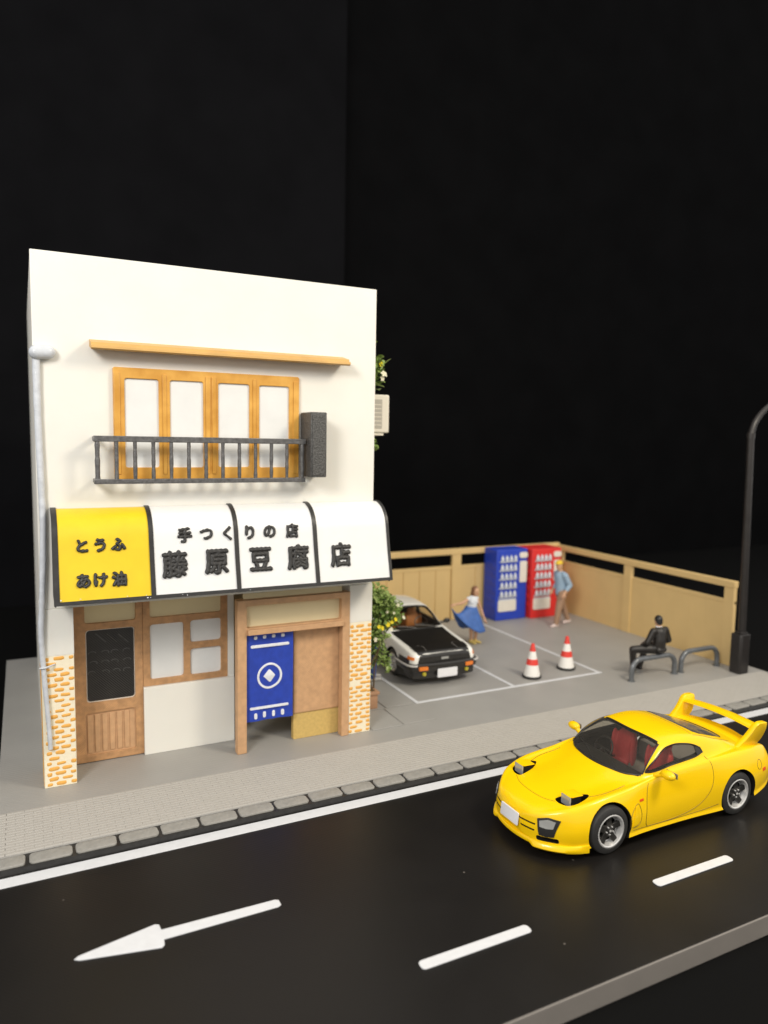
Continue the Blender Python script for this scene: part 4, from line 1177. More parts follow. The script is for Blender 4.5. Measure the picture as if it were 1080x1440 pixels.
# ---------------------------------------------------------------- white and black hatchback
def white_hatch():
    t = thing('hatchback_car', (8.04, 13.09, 0.0), 'cream white hatchback with black bonnet parked in the bay beside the shop', 'car', 'parked and driving model cars', local=True)
    t.rotation_euler = (0, 0, radians(88.2))
    S = [0.0, .04, .15, .5, .9, 1.2, 1.45, 1.75, 2.05, 2.5, 2.95, 3.3, 3.65, 3.95, 4.1, 4.15]; n = len(S)
    wm = [.70, .755, .795, .812, .815, .815, .815, .815, .815, .815, .815, .815, .805, .785, .76, .72]
    zb = [.26, .20, .18, .17, .17, .17, .17, .17, .17, .17, .17, .17, .20, .25, .30, .33]
    zsl = [.40]*n
    z3 = [.53, .55, .56, .58, .59, .60, .60, .60, .60, .60, .60, .60, .60, .60, .60, .60]
    wsh = [.655, .715, .755, .775, .78, .78, .785, .785, .785, .785, .785, .78, .775, .75, .72, .68]
    zsh = [.60, .655, .69, .735, .775, .81, .84, .855, .865, .87, .875, .88, .885, .88, .86, .80]
    w5 = [.61, .665, .70, .71, .71, .71, .735, .745, .745, .745, .745, .74, .725, .70, .67, .62]
    z5 = [.625, .68, .715, .76, .80, .835, .875, .905, .915, .92, .925, .925, .925, .91, .88, .82]
    w6 = [.44, .47, .49, .50, .50, .52, .66, .645, .60, .585, .585, .59, .60, .60, .55, .50]
    z6 = [.635, .69, .725, .77, .81, .85, .935, 1.10, 1.235, 1.265, 1.25, 1.185, 1.075, .95, .90, .84]
    w7 = [.24, .25, .25, .25, .25, .27, .40, .38, .36, .36, .36, .36, .37, .37, .30, .25]
    z7 = [.64, .695, .73, .777, .82, .865, .985, 1.165, 1.30, 1.322, 1.305, 1.24, 1.115, .97, .91, .85]
    z8 = [.64, .697, .733, .78, .825, .87, 1.0, 1.18, 1.315, 1.335, 1.32, 1.255, 1.125, .975, .915, .855]
    wb = [a-.06 for a in wm]; wsl = [a-.004 for a in wm]
    ctrl = [([0]*n, zb), (wb, zb), (wsl, zsl), (wm, z3), (wsh, zsh), (w5, z5), (w6, z6), (w7, z7), ([0]*n, z8)]
    B = CarBody(S, ctrl, low_seg=2)
    me = B.mesh('body')
    for x in (CAR_W, CAR_K): me.materials.append(x)
    o = bpy.data.objects.new('body', me); link(o, t)
    C = Car(B, t)
    AX = (0.93, 3.33); WZ = 0.298
    cuts = []
    for x in AX:
        for sd in (-1, 1): cuts.append(cyl_cut(x, WZ+0.01, 0.335, sd*0.50, sd*1.2))
    cav = CarBody(S, ctrl, inset=(0.045, 0.04), smin=1.24, smax=3.80, floor=0.36)
    bm = bmesh.new(); cm = cav.mesh('c'); bm.from_mesh(cm); bpy.data.meshes.remove(cm); cuts.append(bm)
    doorwin = [(1.63, .945), (2.56, .955), (2.56, 1.215), (2.10, 1.205), (1.98, 1.175)]
    qwin = [(2.65, .96), (3.22, .965), (2.98, 1.165), (2.65, 1.21)]
    for sd in (-1, 1):
        cuts.append(prism(doorwin, 'Y', sd*0.35, sd*1.2)); cuts.append(prism(qwin, 'Y', sd*0.35, sd*1.2))
    ws = [(1.265, 0.0), (1.28, .35), (1.36, .655), (1.42, .67), (1.75, .61), (1.93, .555), (1.955, .50), (1.93, .25), (1.925, 0.0)]
    ws = ws+[(a, -b) for a, b in ws[-2:0:-1]]
    cuts.append(prism(ws, 'Z', 0.60, 1.6))
    rw = [(3.12, 0), (3.13, .5), (3.72, .54), (3.75, 0)]; rw = rw+[(a, -b) for a, b in rw[-2:0:-1]]
    cuts.append(prism(rw, 'Z', 0.6, 1.6))
    bool_cut(o, cuts)
    finish_mesh(o.data, 38); o.data.name = 'body'
    C.patch('windscreen', ([(1.40, -.672), (1.29, -.35), (1.262, 0), (1.29, .35), (1.40, .672)], [(1.94, -.56), (1.945, -.25), (1.935, 0), (1.945, .25), (1.94, .56)]), 'Z', CAR_GLASS2, lift=-0.006, thick=0.006, nu=20, nv=12)
    C.patch('rear_glass', ([(3.11, -.51), (3.10, 0), (3.11, .51)], [(3.73, -.55), (3.76, 0), (3.73, .55)]), 'Z', CAR_GLASS2, lift=-0.008, thick=0.006, nu=12, nv=10)
    hood = C.patch('bonnet', ([(.03, -.625), (.006, -.35), (.005, 0), (.006, .35), (.03, .625)], [(1.31, -.67), (1.275, -.35), (1.255, 0), (1.275, .35), (1.31, .67)]), 'Z', CAR_K, lift=0.008, thick=0.012, nu=24, nv=22)
    for sd in (-1, 1):
        C.patch('door_window', ([(1.62, .94), (2.57, .95)], [(1.64, .955), (1.98, 1.18), (2.10, 1.21), (2.57, 1.22)]), 'Y', CAR_GLASS2, side=sd, lift=-0.008, thick=0.006, nu=14, nv=8)
        C.patch('quarter_window', ([(2.64, .955), (3.24, .96)], [(2.64, 1.215), (2.99, 1.17), (3.23, .97)]), 'Y', CAR_GLASS2, side=sd, lift=-0.008, thick=0.006, nu=12, nv=8)
        C.seam('door_gap', [(1.50, .93), (1.46, .7), (1.46, .30)], 'Y', DARK, sd, 0.005)
        C.seam('door_gap', [(2.61, 1.2), (2.61, .9), (2.60, .55), (2.50, .30)], 'Y', DARK, sd, 0.005)
        C.patch('side_moulding', ([(1.30, .545), (2.95, .545)], [(1.30, .60), (2.95, .60)]), 'Y', CAR_K, side=sd, lift=0.012, thick=0.02, nu=16, nv=3)
        C.patch('fender_moulding', ([(.12, .50), (.56, .50)], [(.12, .585), (.56, .585)]), 'Y', CAR_K, side=sd, lift=0.010, thick=0.02, nu=10, nv=3)
        # arch trim
        pts = []
        C.patch('corner_marker', ([(.02, .575), (.20, .575)], [(.03, .635), (.20, .645)]), 'Y', ORANGE_L, side=sd, lift=0.012, thick=0.02, nu=8, nv=4)
        C.patch('headlamp_lid', ([(.135, sd*.40), (.145, sd*.645)], [(.36, sd*.40), (.36, sd*.65)]), 'Z', CAR_K, lift=0.026, thick=0.03, nu=8, nv=8, parent=hood); C.seam('lid_gap', [(.12, sd*.385), (.375, sd*.385), (.375, sd*.655)], 'Z', GREY_IN, 1, 0.005, lift=.008, parent=hood)
        blob('wing_mirror', [('e', (1.52, sd*.90, .955), (.055, .09, .06)), ('c', [((1.54, sd*.74, .91), .025), ((1.53, sd*.88, .94), .025)])], CAR_K, t, 0.012, 2)
        for x in AX: make_wheel(t, x, sd*0.80, WZ, 0.298, 0.20, 0.19, sd, 'eight')
        C.seam('screen_seal', [(1.40, sd*.672), (1.75, sd*.615), (1.94, sd*.56)], 'Z', DARK, 1, 0.009)
    C.seam('screen_seal', [(1.38, -.66), (1.285, -.35), (1.266, 0), (1.285, .35), (1.38, .66)], 'Z', DARK, 1, 0.016)
    C.seam('screen_seal', [(1.94, -.53), (1.935, 0), (1.94, .53)], 'Z', DARK, 1, 0.012)
    for y in (-.35, .12): tube('wiper', [(1.30, y-.1, .90), (1.35, y+.15, .945), (1.38, y+.35, .955)], 0.009, DARK, t, 6)
    # nose panel, bumper, valance
    C.patch('nose_panel', ([(-.66, .46), (0, .46), (.66, .46)], [(-.61, .655), (-.3, .683), (0, .688), (.3, .683), (.61, .655)]), 'X', CAR_K, side=1, lift=0.010, thick=0.02, nu=20, nv=5)
    path = [(.62, .822), (.30, .828), (.10, .80), (.0, .72), (-.055, .50), (-.075, .25), (-.08, 0)]
    path = path+[(a, -b) for a, b in path[-2::-1]]
    Q = cr([(a, b, 0) for a, b in path], 5)
    bm = bmesh.new(); rows = []
    prof = [(0.0, .33), (.035, .335), (.05, .36), (.05, .43), (.042, .475), (.012, .50), (-.05, .50), (-.06, .33)]
    for i, p in enumerate(Q):
        a = Q[max(0, i-1)]; b = Q[min(len(Q)-1, i+1)]; tt = (b-a).normalized(); nn = Vector((-tt.y, tt.x, 0))
        if nn.dot(p-Vector((1.5, 0, 0))) < 0: nn = -nn
        rows.append([bm.verts.new((p.x+nn.x*d, p.y+nn.y*d, z)) for d, z in prof])
    for r0, r1 in zip(rows, rows[1:]):
        for k in range(len(prof)): bm.faces.new((r0[k], r0[(k+1) % len(prof)], r1[(k+1) % len(prof)], r1[k]))
    bm.faces.new(rows[0]); bm.faces.new(rows[-1][::-1])
    mesh_part('front_bumper', bm, CAR_K, t, 35)
    for sd in (-1, 1):
        q = [v for v in Q if v.y*sd > 0.60]
        q = [(v.x-(.055 if v.x < .2 else .0), v.y+sd*.053, .475) for v in q]
        tube('bumper_strip', q, 0.022, GREY_TRIM, t, 8)
        plate('indicator', [rrect(min(sd*.46, sd*.66), max(sd*.46, sd*.66), .375, .455, .015)], 0, 0.03, ORANGE_L, t, 0.004, fn=lambda u, v, ww: (-.142+u*u*.12-ww, u, v))
        lathe('fog_lamp', [(0.045, -.045), (0.045, -.08), (0.035, -.092), (0.001, -.095)], FOG_Y, t, 20, 'Z', (0, 0, 0), 40).matrix_local = Matrix.Translation((0.0, sd*.52, .285)) @ Matrix.Rotation(radians(90), 4, 'Y') @ Matrix.Diagonal((1, 1, 1, 1))
    vp = smooth_poly([(.02, .74), (.30, .79), (.55, .79), (.55, -.79), (.30, -.79), (.02, -.74), (-.045, -.45), (-.06, 0), (-.045, .45)], 3)
    bm = prism(vp, 'Z', .175, .332)
    mesh_part('front_valance', bm, CAR_K, t, 35)
    plate('number_plate', [rrect(-.24, .24, .20, .39, .02)], 0, 0.014, PLATE, t, 0.003, fn=lambda u, v, ww: (-0.145-ww, u, v))
    plate('front_badge', [rrect(-.09, .09, .55, .60, .01)], 0, 0.012, LENS, t, 0.002, fn=lambda u, v, ww: (-0.018-ww, u, v))
    for y in (-.36, .36): seat(t, 2.02, y, .36, TAN_S)
    box('rear_bench', 2.85, 3.15, -.58, .58, .42, .82, TAN_S, t, 0.06, 3)
    box('dashboard', 1.42, 1.70, -.68, .68, .66, .86, DARK, t, 0.05, 3)
    steering(t, 1.80, -.36, .86)
    box('cabin_floor', 1.4, 3.6, -.68, .68, .365, .39, GREY_IN, t, 0.0)
    return t
white_hatch()

# ================================================================== PEOPLE (small painted figures)
def rotz(a): return Matrix.Rotation(a, 3, 'Z')
def head_parts(c, yaw, pitch=0.0, k=1.0):
    """head ellipsoid with nose, jaw, ears; faces -y before yaw"""
    R = rotz(yaw) @ Matrix.Rotation(pitch, 3, 'X')
    def L(x, y, z): return Vector(c)+R @ (Vector((x, y, z))*k)
    return [('e', L(0, 0, 0), (.074*k, .092*k, .108*k), R), ('e', L(0, -.03, -.065), (.052*k, .058*k, .055*k), R),
            ('c', [(L(0, -.088, .012), .010*k), (L(0, -.108, -.018), .015*k)]),
            ('e', L(.075, .005, -.005), (.012*k, .022*k, .03*k), R), ('e', L(-.075, .005, -.005), (.012*k, .022*k, .03*k), R)], L, R
def face_bits(L, R, parent, k=1.0):
    for sx in (-1, 1):
        bm = bmesh.new()
        bmesh.ops.create_uvsphere(bm, u_segments=10, v_segments=6, radius=1, matrix=Matrix.Translation(L(sx*.03, -.082, .015)) @ R.to_4x4() @ Matrix.Diagonal((.012*k, .009*k, .007*k, 1)))
        bm_obj('eye', bm, HAIR_K, parent, 60)
    bm = bmesh.new()
    bmesh.ops.create_uvsphere(bm, u_segments=10, v_segments=6, radius=1, matrix=Matrix.Translation(L(0, -.086, -.052)) @ R.to_4x4() @ Matrix.Diagonal((.024*k, .008*k, .006*k, 1)))
    bm_obj('mouth', bm, RED_S, parent, 60)
def hand_parts(w, d, side, k=1.0, spread=None, curl=0.35):
    """palm and five bent fingers; w wrist, d pointing direction, spread = axis across the palm"""
    w = Vector(w); d = Vector(d).normalized()
    s = Vector(spread).normalized() if spread else d.orthogonal().normalized()
    s = (s-d*s.dot(d)).normalized(); nrm = d.cross(s).normalized()
    out = [('c', [(w, .026*k), (w+d*.05*k, .034*k)]), ('c', [(w+d*.05*k-s*.022*k, .021*k), (w+d*.085*k-s*.024*k, .019*k)]), ('c', [(w+d*.05*k+s*.022*k, .021*k), (w+d*.085*k+s*.024*k, .019*k)])]
    for i, ln in enumerate((.062, .075, .070, .052)):
        b = w+d*.085*k+s*(i-1.5)*.0185*k
        m1 = b+(d*cos(curl)+nrm*sin(curl))*ln*.5*k
        e = m1+(d*cos(curl*2.2)+nrm*sin(curl*2.2))*ln*.5*k
        out.append(('c', [(b, .0105*k), (m1, .0098*k), (e, .0085*k)]))
    tb = w+d*.035*k-s*.03*k
    out.append(('c', [(tb, .014*k), (tb+(d*.6-s*.7+nrm*.2).normalized()*.04*k, .0115*k), (tb+(d*.85-s*.5+nrm*.4).normalized()*.07*k, .0095*k)]))
    return out
def shoe(name, p, yaw, mt, parent, k=1.0):
    R = rotz(yaw); p = Vector(p)
    L = lambda x, y, z: p+R @ (Vector((x, y, z))*k)
    return blob(name, [('c', [(L(0, .05, .045), .046*k), (L(0, -.05, .04), .044*k), (L(0, -.15, .034), .036*k)]), ('c', [(L(0, .03, .06), .045*k), (L(0, .02, .11), .045*k)])], mt, parent, 0.014, 2)
GRP = 'figures in the parking lot'

# ---- walking person with yellow cap: faces the camera's left, mid-stride
def walker():
    ox, oy = 13.70, 16.05; k = 1.06
    t = thing('person', (ox, oy, 0), 'person in yellow cap, pale blue shirt and tan trousers walking past the red machine', 'person', GRP)
    V = lambda x, y, z: Vector((ox+x, oy+y, z*k))
    hip = V(0.0, 0, .92); 
    body = [('c', [(hip, .13), (V(-.02, 0, 1.15), .135), (V(-.05, 0, 1.38), .14)]), ('c', [(V(-.05, 0, 1.45), .07), (V(-.09, -.01, 1.56), .055)])]
    hp, L, R = head_parts(V(-.13, -.02, 1.66), radians(-62), 0.05, 1.12)
    body += hp
    legs = [[(V(-.02, -.09, .90), .115), (V(-.15, -.10, .50), .075), (V(-.22, -.10, .10), .05)], [(V(.02, .09, .90), .115), (V(.16, .10, .52), .075), (V(.36, .10, .14), .05)]]
    for l in legs: body.append(('c', l))
    arms = [[(V(-.04, -.19, 1.40), .062), (V(.10, -.24, 1.14), .05), (V(-.10, -.26, .93), .036)], [(V(-.04, .19, 1.40), .062), (V(.06, .24, 1.12), .05), (V(-.12, .24, .95), .036)]]
    for a in arms:
        body.append(('c', a)); d = a[2][0]-a[1][0]
        body += hand_parts(a[2][0], d, 1, 1.15, (0, 1, 0))
    b = blob('body', body, SKIN, t, 0.012)
    face_bits(L, R, b, 1.12)
    blob('trousers', [('c', [(p, r+.022) for p, r in legs[0]]), ('c', [(p, r+.022) for p, r in legs[1]]), ('c', [(V(0, -.07, .90), .135), (V(0, .07, .90), .135)]), ('c', [(hip, .145), (V(0, 0, 1.0), .14)])], TROUSER_T, t)
    blob('shirt', [('c', [(V(0, 0, .93), .165), (V(-.02, 0, 1.15), .160), (V(-.05, 0, 1.36), .165)]), ('c', [(V(-.05, -.15, 1.42), .085), (V(-.05, .15, 1.42), .085)]),
                   ('c', [(arms[0][0][0], .085), (arms[0][1][0], .078), (arms[0][1][0]*.45+arms[0][2][0]*.55, .062)]), ('c', [(arms[1][0][0], .085), (arms[1][1][0], .078), (arms[1][1][0]*.45+arms[1][2][0]*.55, .062)])], SHIRT_B, t)
    hc = V(-.13, -.02, 1.66)
    blob('hair', [('e', hc+R @ Vector((0, .045, .005)), (.092, .075, .095), R)], HAIR_K, t, 0.012, 2)
    blob('cap', [('e', hc+R @ Vector((0, .005, .075)), (.098, .115, .075), R), ('e', hc+R @ Vector((0, -.12, .07)), (.075, .075, .018), R)], CAP_Y, t, 0.012, 2)
    shoe('shoe', V(-.23, -.10, 0), radians(-80), SHOE_P, t, 1.15)
    s2 = shoe('shoe', V(.38, .10, .015), radians(-80), SHOE_P, t, 1.15)
walker()

# ---- standing figure in white top and blue skirt held out to one side
def skirt_figure():
    ox, oy = 10.30, 15.50
    t = thing('person', (ox, oy, 0), 'person in white top holding out a blue skirt beside the parked hatchback', 'person', GRP)
    V = lambda x, y, z: Vector((ox+x, oy+y, z))
    body = [('c', [(V(-.02, 0, .86), .12), (V(-.01, -.02, 1.00), .10), (V(.0, -.03, 1.16), .115)]), ('c', [(V(.02, -.03, 1.22), .05), (V(.05, -.04, 1.30), .045)])]
    hp, L, R = head_parts(V(.06, -.06, 1.385), radians(12), 0.1, 1.05); body += hp
    legs = [[(V(-.07, 0, .84), .10), (V(-.03, -.06, .46), .062), (V(.01, 0, .08), .04)], [(V(.07, 0, .84), .10), (V(.13, -.06, .46), .062), (V(.15, .02, .08), .04)]]
    for l in legs: body.append(('c', l))
    arms = [[(V(-.14, -.02, 1.17), .045), (V(-.34, -.06, 1.10), .038), (V(-.56, -.08, 1.09), .028)], [(V(.14, -.03, 1.17), .045), (V(.24, -.05, .92), .038), (V(.33, -.12, .62), .028)]]
    for a in arms:
        body.append(('c', a)); body += hand_parts(a[2][0], a[2][0]-a[1][0], 1, .95, (0, 1, .2))
    b = blob('body', body, SKIN, t, 0.011)
    face_bits(L, R, b, 1.05)
    blob('top', [('c', [(V(-.02, 0, .93), .128), (V(0, -.02, 1.05), .122), (V(.005, -.03, 1.15), .128)]), ('e', V(-.05, -.10, 1.11), (.06, .05, .055)), ('e', V(.06, -.10, 1.11), (.06, .05, .055)), ('c', [(V(-.12, -.02, 1.19), .055), (V(.12, -.03, 1.19), .055)])], SHIRT_W, t)
    hc = V(.06, -.06, 1.385)
    blob('hair', [('e', hc+R @ Vector((0, .025, .03)), (.092, .095, .105), R), ('e', hc+R @ Vector((0, .07, -.08)), (.085, .05, .14), R), ('e', hc+R @ Vector((.07, .01, -.06)), (.025, .05, .11), R), ('e', hc+R @ Vector((-.07, .01, -.06)), (.025, .05, .11), R)], HAIR_B, t, 0.011, 2)
    # pleated skirt, one corner lifted to the hand
    n = 48; m_ = 12; vs = []; fs = []
    for j in range(m_+1):
        f = j/m_
        for i in range(n):
            a = 2*pi*i/n
            rx = .135+.20*f; ry = .115+.17*f
            pl = 1+.055*f*sin(a*12)
            x = -.02+rx*cos(a)*pl; y = ry*sin(a)*pl; z = .985-.66*f
            wgt = max(0, cos(a-pi-.25))**2.2*f
            tx, ty, tz = -.68, -.09, 1.06-.05*(1-f)
            x = x+(tx-x)*wgt*.97; y = y+(ty-y)*wgt*.8; z = z+(tz-z)*wgt*.93
            x += .06*f*(1-wgt)
            vs.append(V(x, y, z))
    for j in range(m_):
        for i in range(n): fs.append((j*n+i, j*n+(i+1) % n, (j+1)*n+(i+1) % n, (j+1)*n+i))
    sk = obj('skirt', vs, fs, SKIRT_B, t, 60)
    sm = sk.modifiers.new('s', 'SOLIDIFY'); sm.thickness = .014
    shoe('shoe', V(.01, -.02, 0), radians(10), SHOE_Y, t, .92); shoe('shoe', V(.15, .0, 0), radians(25), SHOE_Y, t, .92)
skirt_figure()

# ---- seated figure in black suit, seen from behind
def sitter():
    ox, oy = 12.76, 11.57
    t = thing('person', (ox, oy, .0), 'person in black suit seen from behind sitting on a hoop barrier', 'person', GRP)
    V = lambda x, y, z: Vector((ox+x, oy+y, z))
    seat_z = .47+.06
    body = [('c', [(V(0, .02, seat_z+.11), .125), (V(0, -.01, .82), .12), (V(.02, .02, 1.02), .125)]), ('c', [(V(.02, .04, 1.10), .06), (V(.02, .06, 1.17), .052)])]
    hp, L, R = head_parts(V(.02, .08, 1.265), radians(170), 0.1, 1.0); body += hp
    legs = [[(V(-.09, .06, seat_z+.10), .10), (V(-.50, .28, .60), .068), (V(-.34, .40, .08), .045)], [(V(.10, .06, seat_z+.10), .10), (V(.10, .46, .60), .068), (V(.02, .55, .08), .045)]]
    for l in legs: body.append(('c', l))
    arms = [[(V(-.17, .02, 1.05), .058), (V(-.29, .06, .80), .048), (V(-.25, .24, .68), .034)], [(V(.20, .02, 1.05), .058), (V(.33, .03, .80), .048), (V(.22, .22, .70), .034)]]
    for a in arms:
        body.append(('c', a)); body += hand_parts(a[2][0], a[2][0]-a[1][0], 1, 1.0, (0, 0, 1), .6)
    b = blob('body', body, SKIN, t, 0.012)
    face_bits(L, R, b, 1.0)
    blob('trousers', [('c', [(p, r+.016) for p, r in legs[0]]), ('c', [(p, r+.016) for p, r in legs[1]]), ('c', [(V(-.08, .03, seat_z+.115), .112), (V(.08, .03, seat_z+.115), .112)])], SUIT_K, t)
    blob('jacket', [('c', [(V(0, .01, seat_z+.13), .15), (V(0, -.01, .82), .148), (V(.02, .02, 1.0), .15)]), ('c', [(V(-.14, .02, 1.05), .075), (V(.18, .02, 1.05), .075)])] +
         [('c', [(p, r+.022) for p, r in a]) for a in arms] + [('e', V(0, -.09, seat_z+.10), (.15, .06, .07))], SUIT_K, t, 0.013, 2)
    tube('collar', [V(.02+.062*cos(a*pi/8), .05+.062*sin(a*pi/8), 1.135) for a in range(16)], .014, SHIRT_W, t, 6, True)
    hc = V(.02, .08, 1.265)
    blob('hair', [('e', hc+R @ Vector((0, .02, .025)), (.088, .098, .105), R), ('e', hc+R @ Vector((0, .055, -.03)), (.074, .06, .07), R)], HAIR_K, t, 0.011, 2)
    shoe('shoe', V(-.34, .42, 0), radians(150), SUIT_K, t); shoe('shoe', V(.02, .57, 0), radians(175), SUIT_K, t)
sitter()

# ---- figure half hidden by the flowering plant
def hidden_stander():
    ox, oy = 6.66, 13.92
    t = thing('person', (ox, oy, 0), 'person in blue jeans half hidden behind the flowering plant', 'person', GRP)
    V = lambda x, y, z: Vector((ox+x, oy+y, z))
    body = [('c', [(V(0, 0, .92), .125), (V(0, 0, 1.15), .125), (V(0, 0, 1.36), .13)]), ('c', [(V(0, 0, 1.44), .06), (V(0, -.02, 1.54), .052)])]
    hp, L, R = head_parts(V(0, -.02, 1.64), radians(70), 0, 1.05); body += hp
    legs = [[(V(0, -.08, .90), .11), (V(.02, -.09, .50), .072), (V(.02, -.09, .10), .048)], [(V(0, .08, .90), .11), (V(.07, .10, .50), .072), (V(.12, .12, .10), .048)]]
    for l in legs: body.append(('c', l))
    arms = [[(V(0, -.18, 1.38), .058), (V(.02, -.24, 1.12), .048), (V(.07, -.22, .90), .034)], [(V(0, .18, 1.38), .058), (V(.02, .23, 1.12), .048), (V(.12, .2, .90), .034)]]
    for a in arms:
        body.append(('c', a)); body += hand_parts(a[2][0], a[2][0]-a[1][0], 1, 1.0, (1, 0, 0))
    b = blob('body', body, SKIN, t, 0.013)
    face_bits(L, R, b, 1.05)
    blob('jeans', [('c', [(p, r+.02) for p, r in l]) for l in legs]+[('c', [(V(0, -.06, .91), .13), (V(0, .06, .91), .13)])], JEANS, t)
    blob('shirt', [('c', [(V(0, 0, .95), .15), (V(0, 0, 1.15), .148), (V(0, 0, 1.35), .152)]), ('c', [(V(0, -.13, 1.40), .08), (V(0, .13, 1.40), .08)])]+[('c', [(p, r+.02) for p, r in a[:2]]+[(a[1][0]*.4+a[2][0]*.6, .055)]) for a in arms], SHIRT_W, t)
    hc = V(0, -.02, 1.64)
    blob('hair', [('e', hc+R @ Vector((0, .03, .03)), (.09, .095, .10), R)], HAIR_B, t, 0.012, 2)
    shoe('shoe', V(.03, -.09, 0), radians(75), SHOE_G, t, 1.05); shoe('shoe', V(.13, .12, 0), radians(80), SHOE_G, t, 1.05)
hidden_stander()

# ================================================================== PLANTS
def leaf_cloud(name, blobs, n, size, mt, parent, rng, flat=0.5):
    """many small folded leaves through overlapping ellipsoids; blobs: (centre, radii, weight)"""
    vs = []; fs = []
    tot = sum(b[2] for b in blobs)
    for _ in range(n):
        r = rng.random()*tot
        for c, rad, w_ in blobs:
            r -= w_
            if r <= 0: break
        while True:
            p = Vector((rng.uniform(-1, 1), rng.uniform(-1, 1), rng.uniform(-1, 1)))
            if p.length < 1: break
        p = p*(0.55+0.45*p.length)
        pos = Vector((c[0]+p.x*rad[0], c[1]+p.y*rad[1], c[2]+p.z*rad[2]))
        s = size*rng.uniform(.6, 1.35)
        d = Vector((rng.uniform(-1, 1), rng.uniform(-1, .6), rng.uniform(-.8, .7))).normalized()
        u = d.cross(Vector((rng.uniform(-.4, .4), rng.uniform(-.4, .4), 1))).normalized()
        nn = u.cross(d).normalized()
        k = len(vs)
        vs += [pos, pos+d*s*.35+u*s*.38+nn*s*.12, pos+d*s*.75+u*s*.26+nn*s*.08, pos+d*s*1.05-nn*s*.06, pos+d*s*.75-u*s*.26+nn*s*.08, pos+d*s*.35-u*s*.38+nn*s*.12, pos+d*s*.5]
        fs += [(k, k+1, k+6), (k+1, k+2, k+6), (k+2, k+3, k+6), (k+3, k+4, k+6), (k+4, k+5, k+6), (k+5, k, k+6)]
    o = obj(name, vs, fs, mt, parent)
    o['kind'] = 'stuff'
    return o
def flower(name, p, r, mt, parent, rng):
    vs = []; fs = []; p = Vector(p)
    out = Vector((rng.uniform(-.3, .5), -1, rng.uniform(0, .8))).normalized(); a = out.orthogonal().normalized(); b = out.cross(a)
    for i in range(5):
        th = 2*pi*i/5+rng.random()*.4; d = a*cos(th)+b*sin(th); e = a*-sin(th)+b*cos(th); k = len(vs)
        vs += [p, p+d*r*.6+e*r*.42+out*r*.3, p+d*r*1.05+out*r*.15, p+d*r*.6-e*r*.42+out*r*.3]
        fs += [(k, k+1, k+2, k+3)]
    o = obj(name, vs, fs, mt, parent)
    m_ = o.modifiers.new('s', 'SOLIDIFY'); m_.thickness = r*.12
    return o
rng = random.Random(11)
pl = thing('potted_plant', (5.85, 12.6, 0), 'bushy green plant with yellow and white flowers in a terracotta box beside the shop', 'plant')
bm = bmesh.new()
bm_box(bm, 5.52, 6.06, 12.30, 12.72, 0.017, 0.30, 0.012)
bm_box(bm, 5.49, 6.09, 12.27, 12.75, 0.30, 0.36, 0.012)
bm_obj('planter_box', bm, POT, pl, 40)
box('soil', 5.56, 6.02, 12.34, 12.68, 0.3605, 0.368, STEM, pl, 0.0)
bm = bmesh.new()
for k in range(9):
    x0 = 5.66+.05*k; zt = rng.uniform(1.3, 2.1)
    q = cr([(x0, 12.5, .34), (x0+rng.uniform(-.05, .12), 12.52+rng.uniform(-.1, .1), .8), (x0+rng.uniform(0, .35), 12.6+rng.uniform(-.2, .3), 1.3), (x0+rng.uniform(.1, .65), 12.7+rng.uniform(-.3, .4), zt)], 4)
    bm_tube(bm, q, [.018-.011*i/len(q) for i in range(len(q))], 6)
st = bm_obj('stems', bm, STEM, pl, 60); st['kind'] = 'stuff'
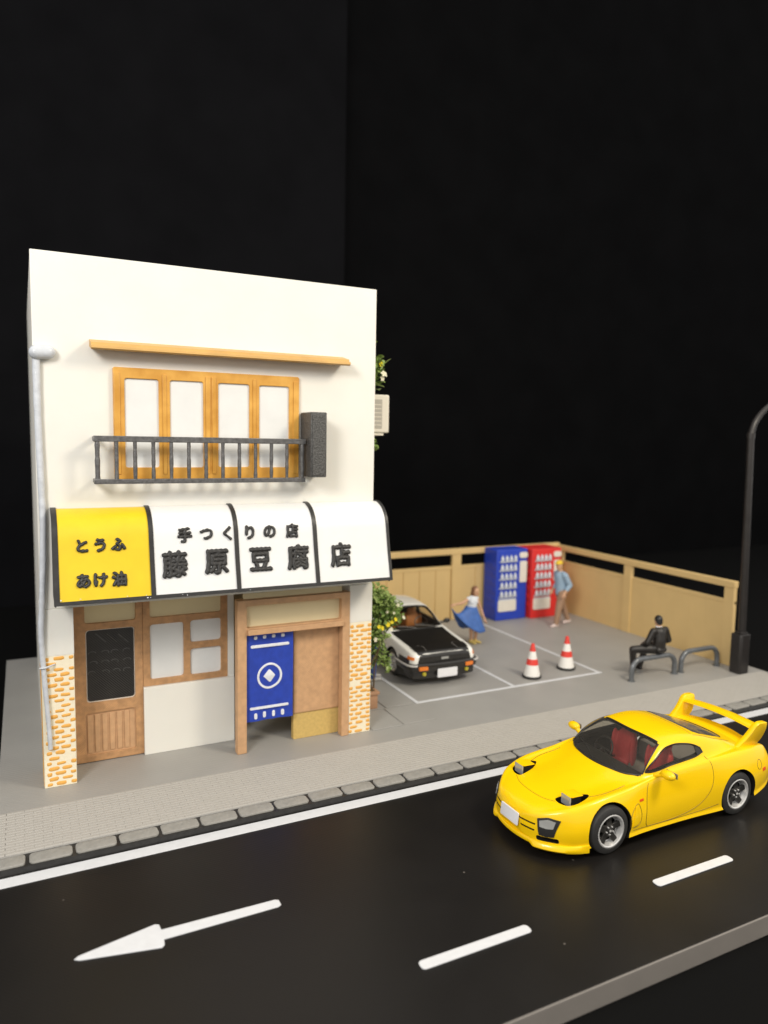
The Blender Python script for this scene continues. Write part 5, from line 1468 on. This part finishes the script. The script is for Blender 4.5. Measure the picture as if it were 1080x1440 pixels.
leaf_cloud('foliage', [((6.22, 12.8, 1.98), (.48, .42, .36), 3.2), ((6.50, 12.85, 1.75), (.36, .36, .36), 2.6), ((6.18, 12.7, 1.45), (.26, .34, .34), 1.5), ((6.02, 12.6, 2.26), (.36, .32, .24), 1.2), ((6.22, 12.62, 1.02), (.16, .14, .28), .5), ((6.46, 12.72, .78), (.085, .10, .26), .25), ((5.8, 12.5, .8), (.2, .14, .4), .5)],
           1900, .085, LEAF, pl, rng)
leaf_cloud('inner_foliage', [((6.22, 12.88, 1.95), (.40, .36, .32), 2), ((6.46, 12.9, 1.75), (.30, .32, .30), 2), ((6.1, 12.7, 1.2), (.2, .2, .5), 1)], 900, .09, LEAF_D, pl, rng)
for (x, y, z, mt, r) in ((6.32, 12.45, 1.62, FLOWER_Y, .055), (6.42, 12.47, 1.66, FLOWER_Y, .045), (6.50, 12.48, 1.70, FLOWER_Y, .05), (6.12, 12.42, 1.60, FLOWER_Y, .045), (6.2, 12.45, 1.56, FLOWER_Y, .05),
                         (6.56, 12.5, 1.98, FLOWER_W, .045), (6.72, 12.55, 1.70, FLOWER_W, .045), (6.30, 12.45, 1.88, FLOWER_W, .035),
                         (6.40, 12.46, 1.52, FLOWER_W, .045), (6.04, 12.42, 1.36, FLOWER_W, .05), (6.46, 12.46, 1.84, FLOWER_W, .03)):
    flower('flower', (x, y, z), r, mt, pl, rng)
vn = thing('wall_vine', (5.6, 12.2, 5.0), 'thin ivy with pale flowers climbing round the cooling unit on the shop side wall', 'vine')
q = cr([(5.52, 12.25, 7.0), (5.56, 12.2, 6.6), (5.62, 12.22, 6.3), (5.56, 12.24, 5.9), (5.55, 12.24, 5.3), (5.60, 12.22, 5.05)], 5)
tube('vine_stem', q, .012, STEM, vn, 6)
leaf_cloud('foliage', [((5.80, 12.2, 6.58), (.26, .12, .20), 3), ((5.78, 12.2, 6.28), (.16, .12, .18), 1.6), ((5.72, 12.2, 7.0), (.13, .1, .10), .5), ((5.80, 12.2, 5.12), (.12, .1, .12), .8), ((5.6, 12.2, 6.0), (.2, .05, 1.0), 1.0)], 300, .12, LEAF, vn, rng)
for (x, z, mt, r) in ((5.95, 6.42, FLOWER_W, .075), (5.90, 6.60, FLOWER_Y, .05), (5.92, 6.35, FLOWER_W, .06)):
    flower('flower', (x, 12.08, z), r, mt, vn, rng)

for o in bpy.data.objects:
    if '_local' in o: del o['_local']
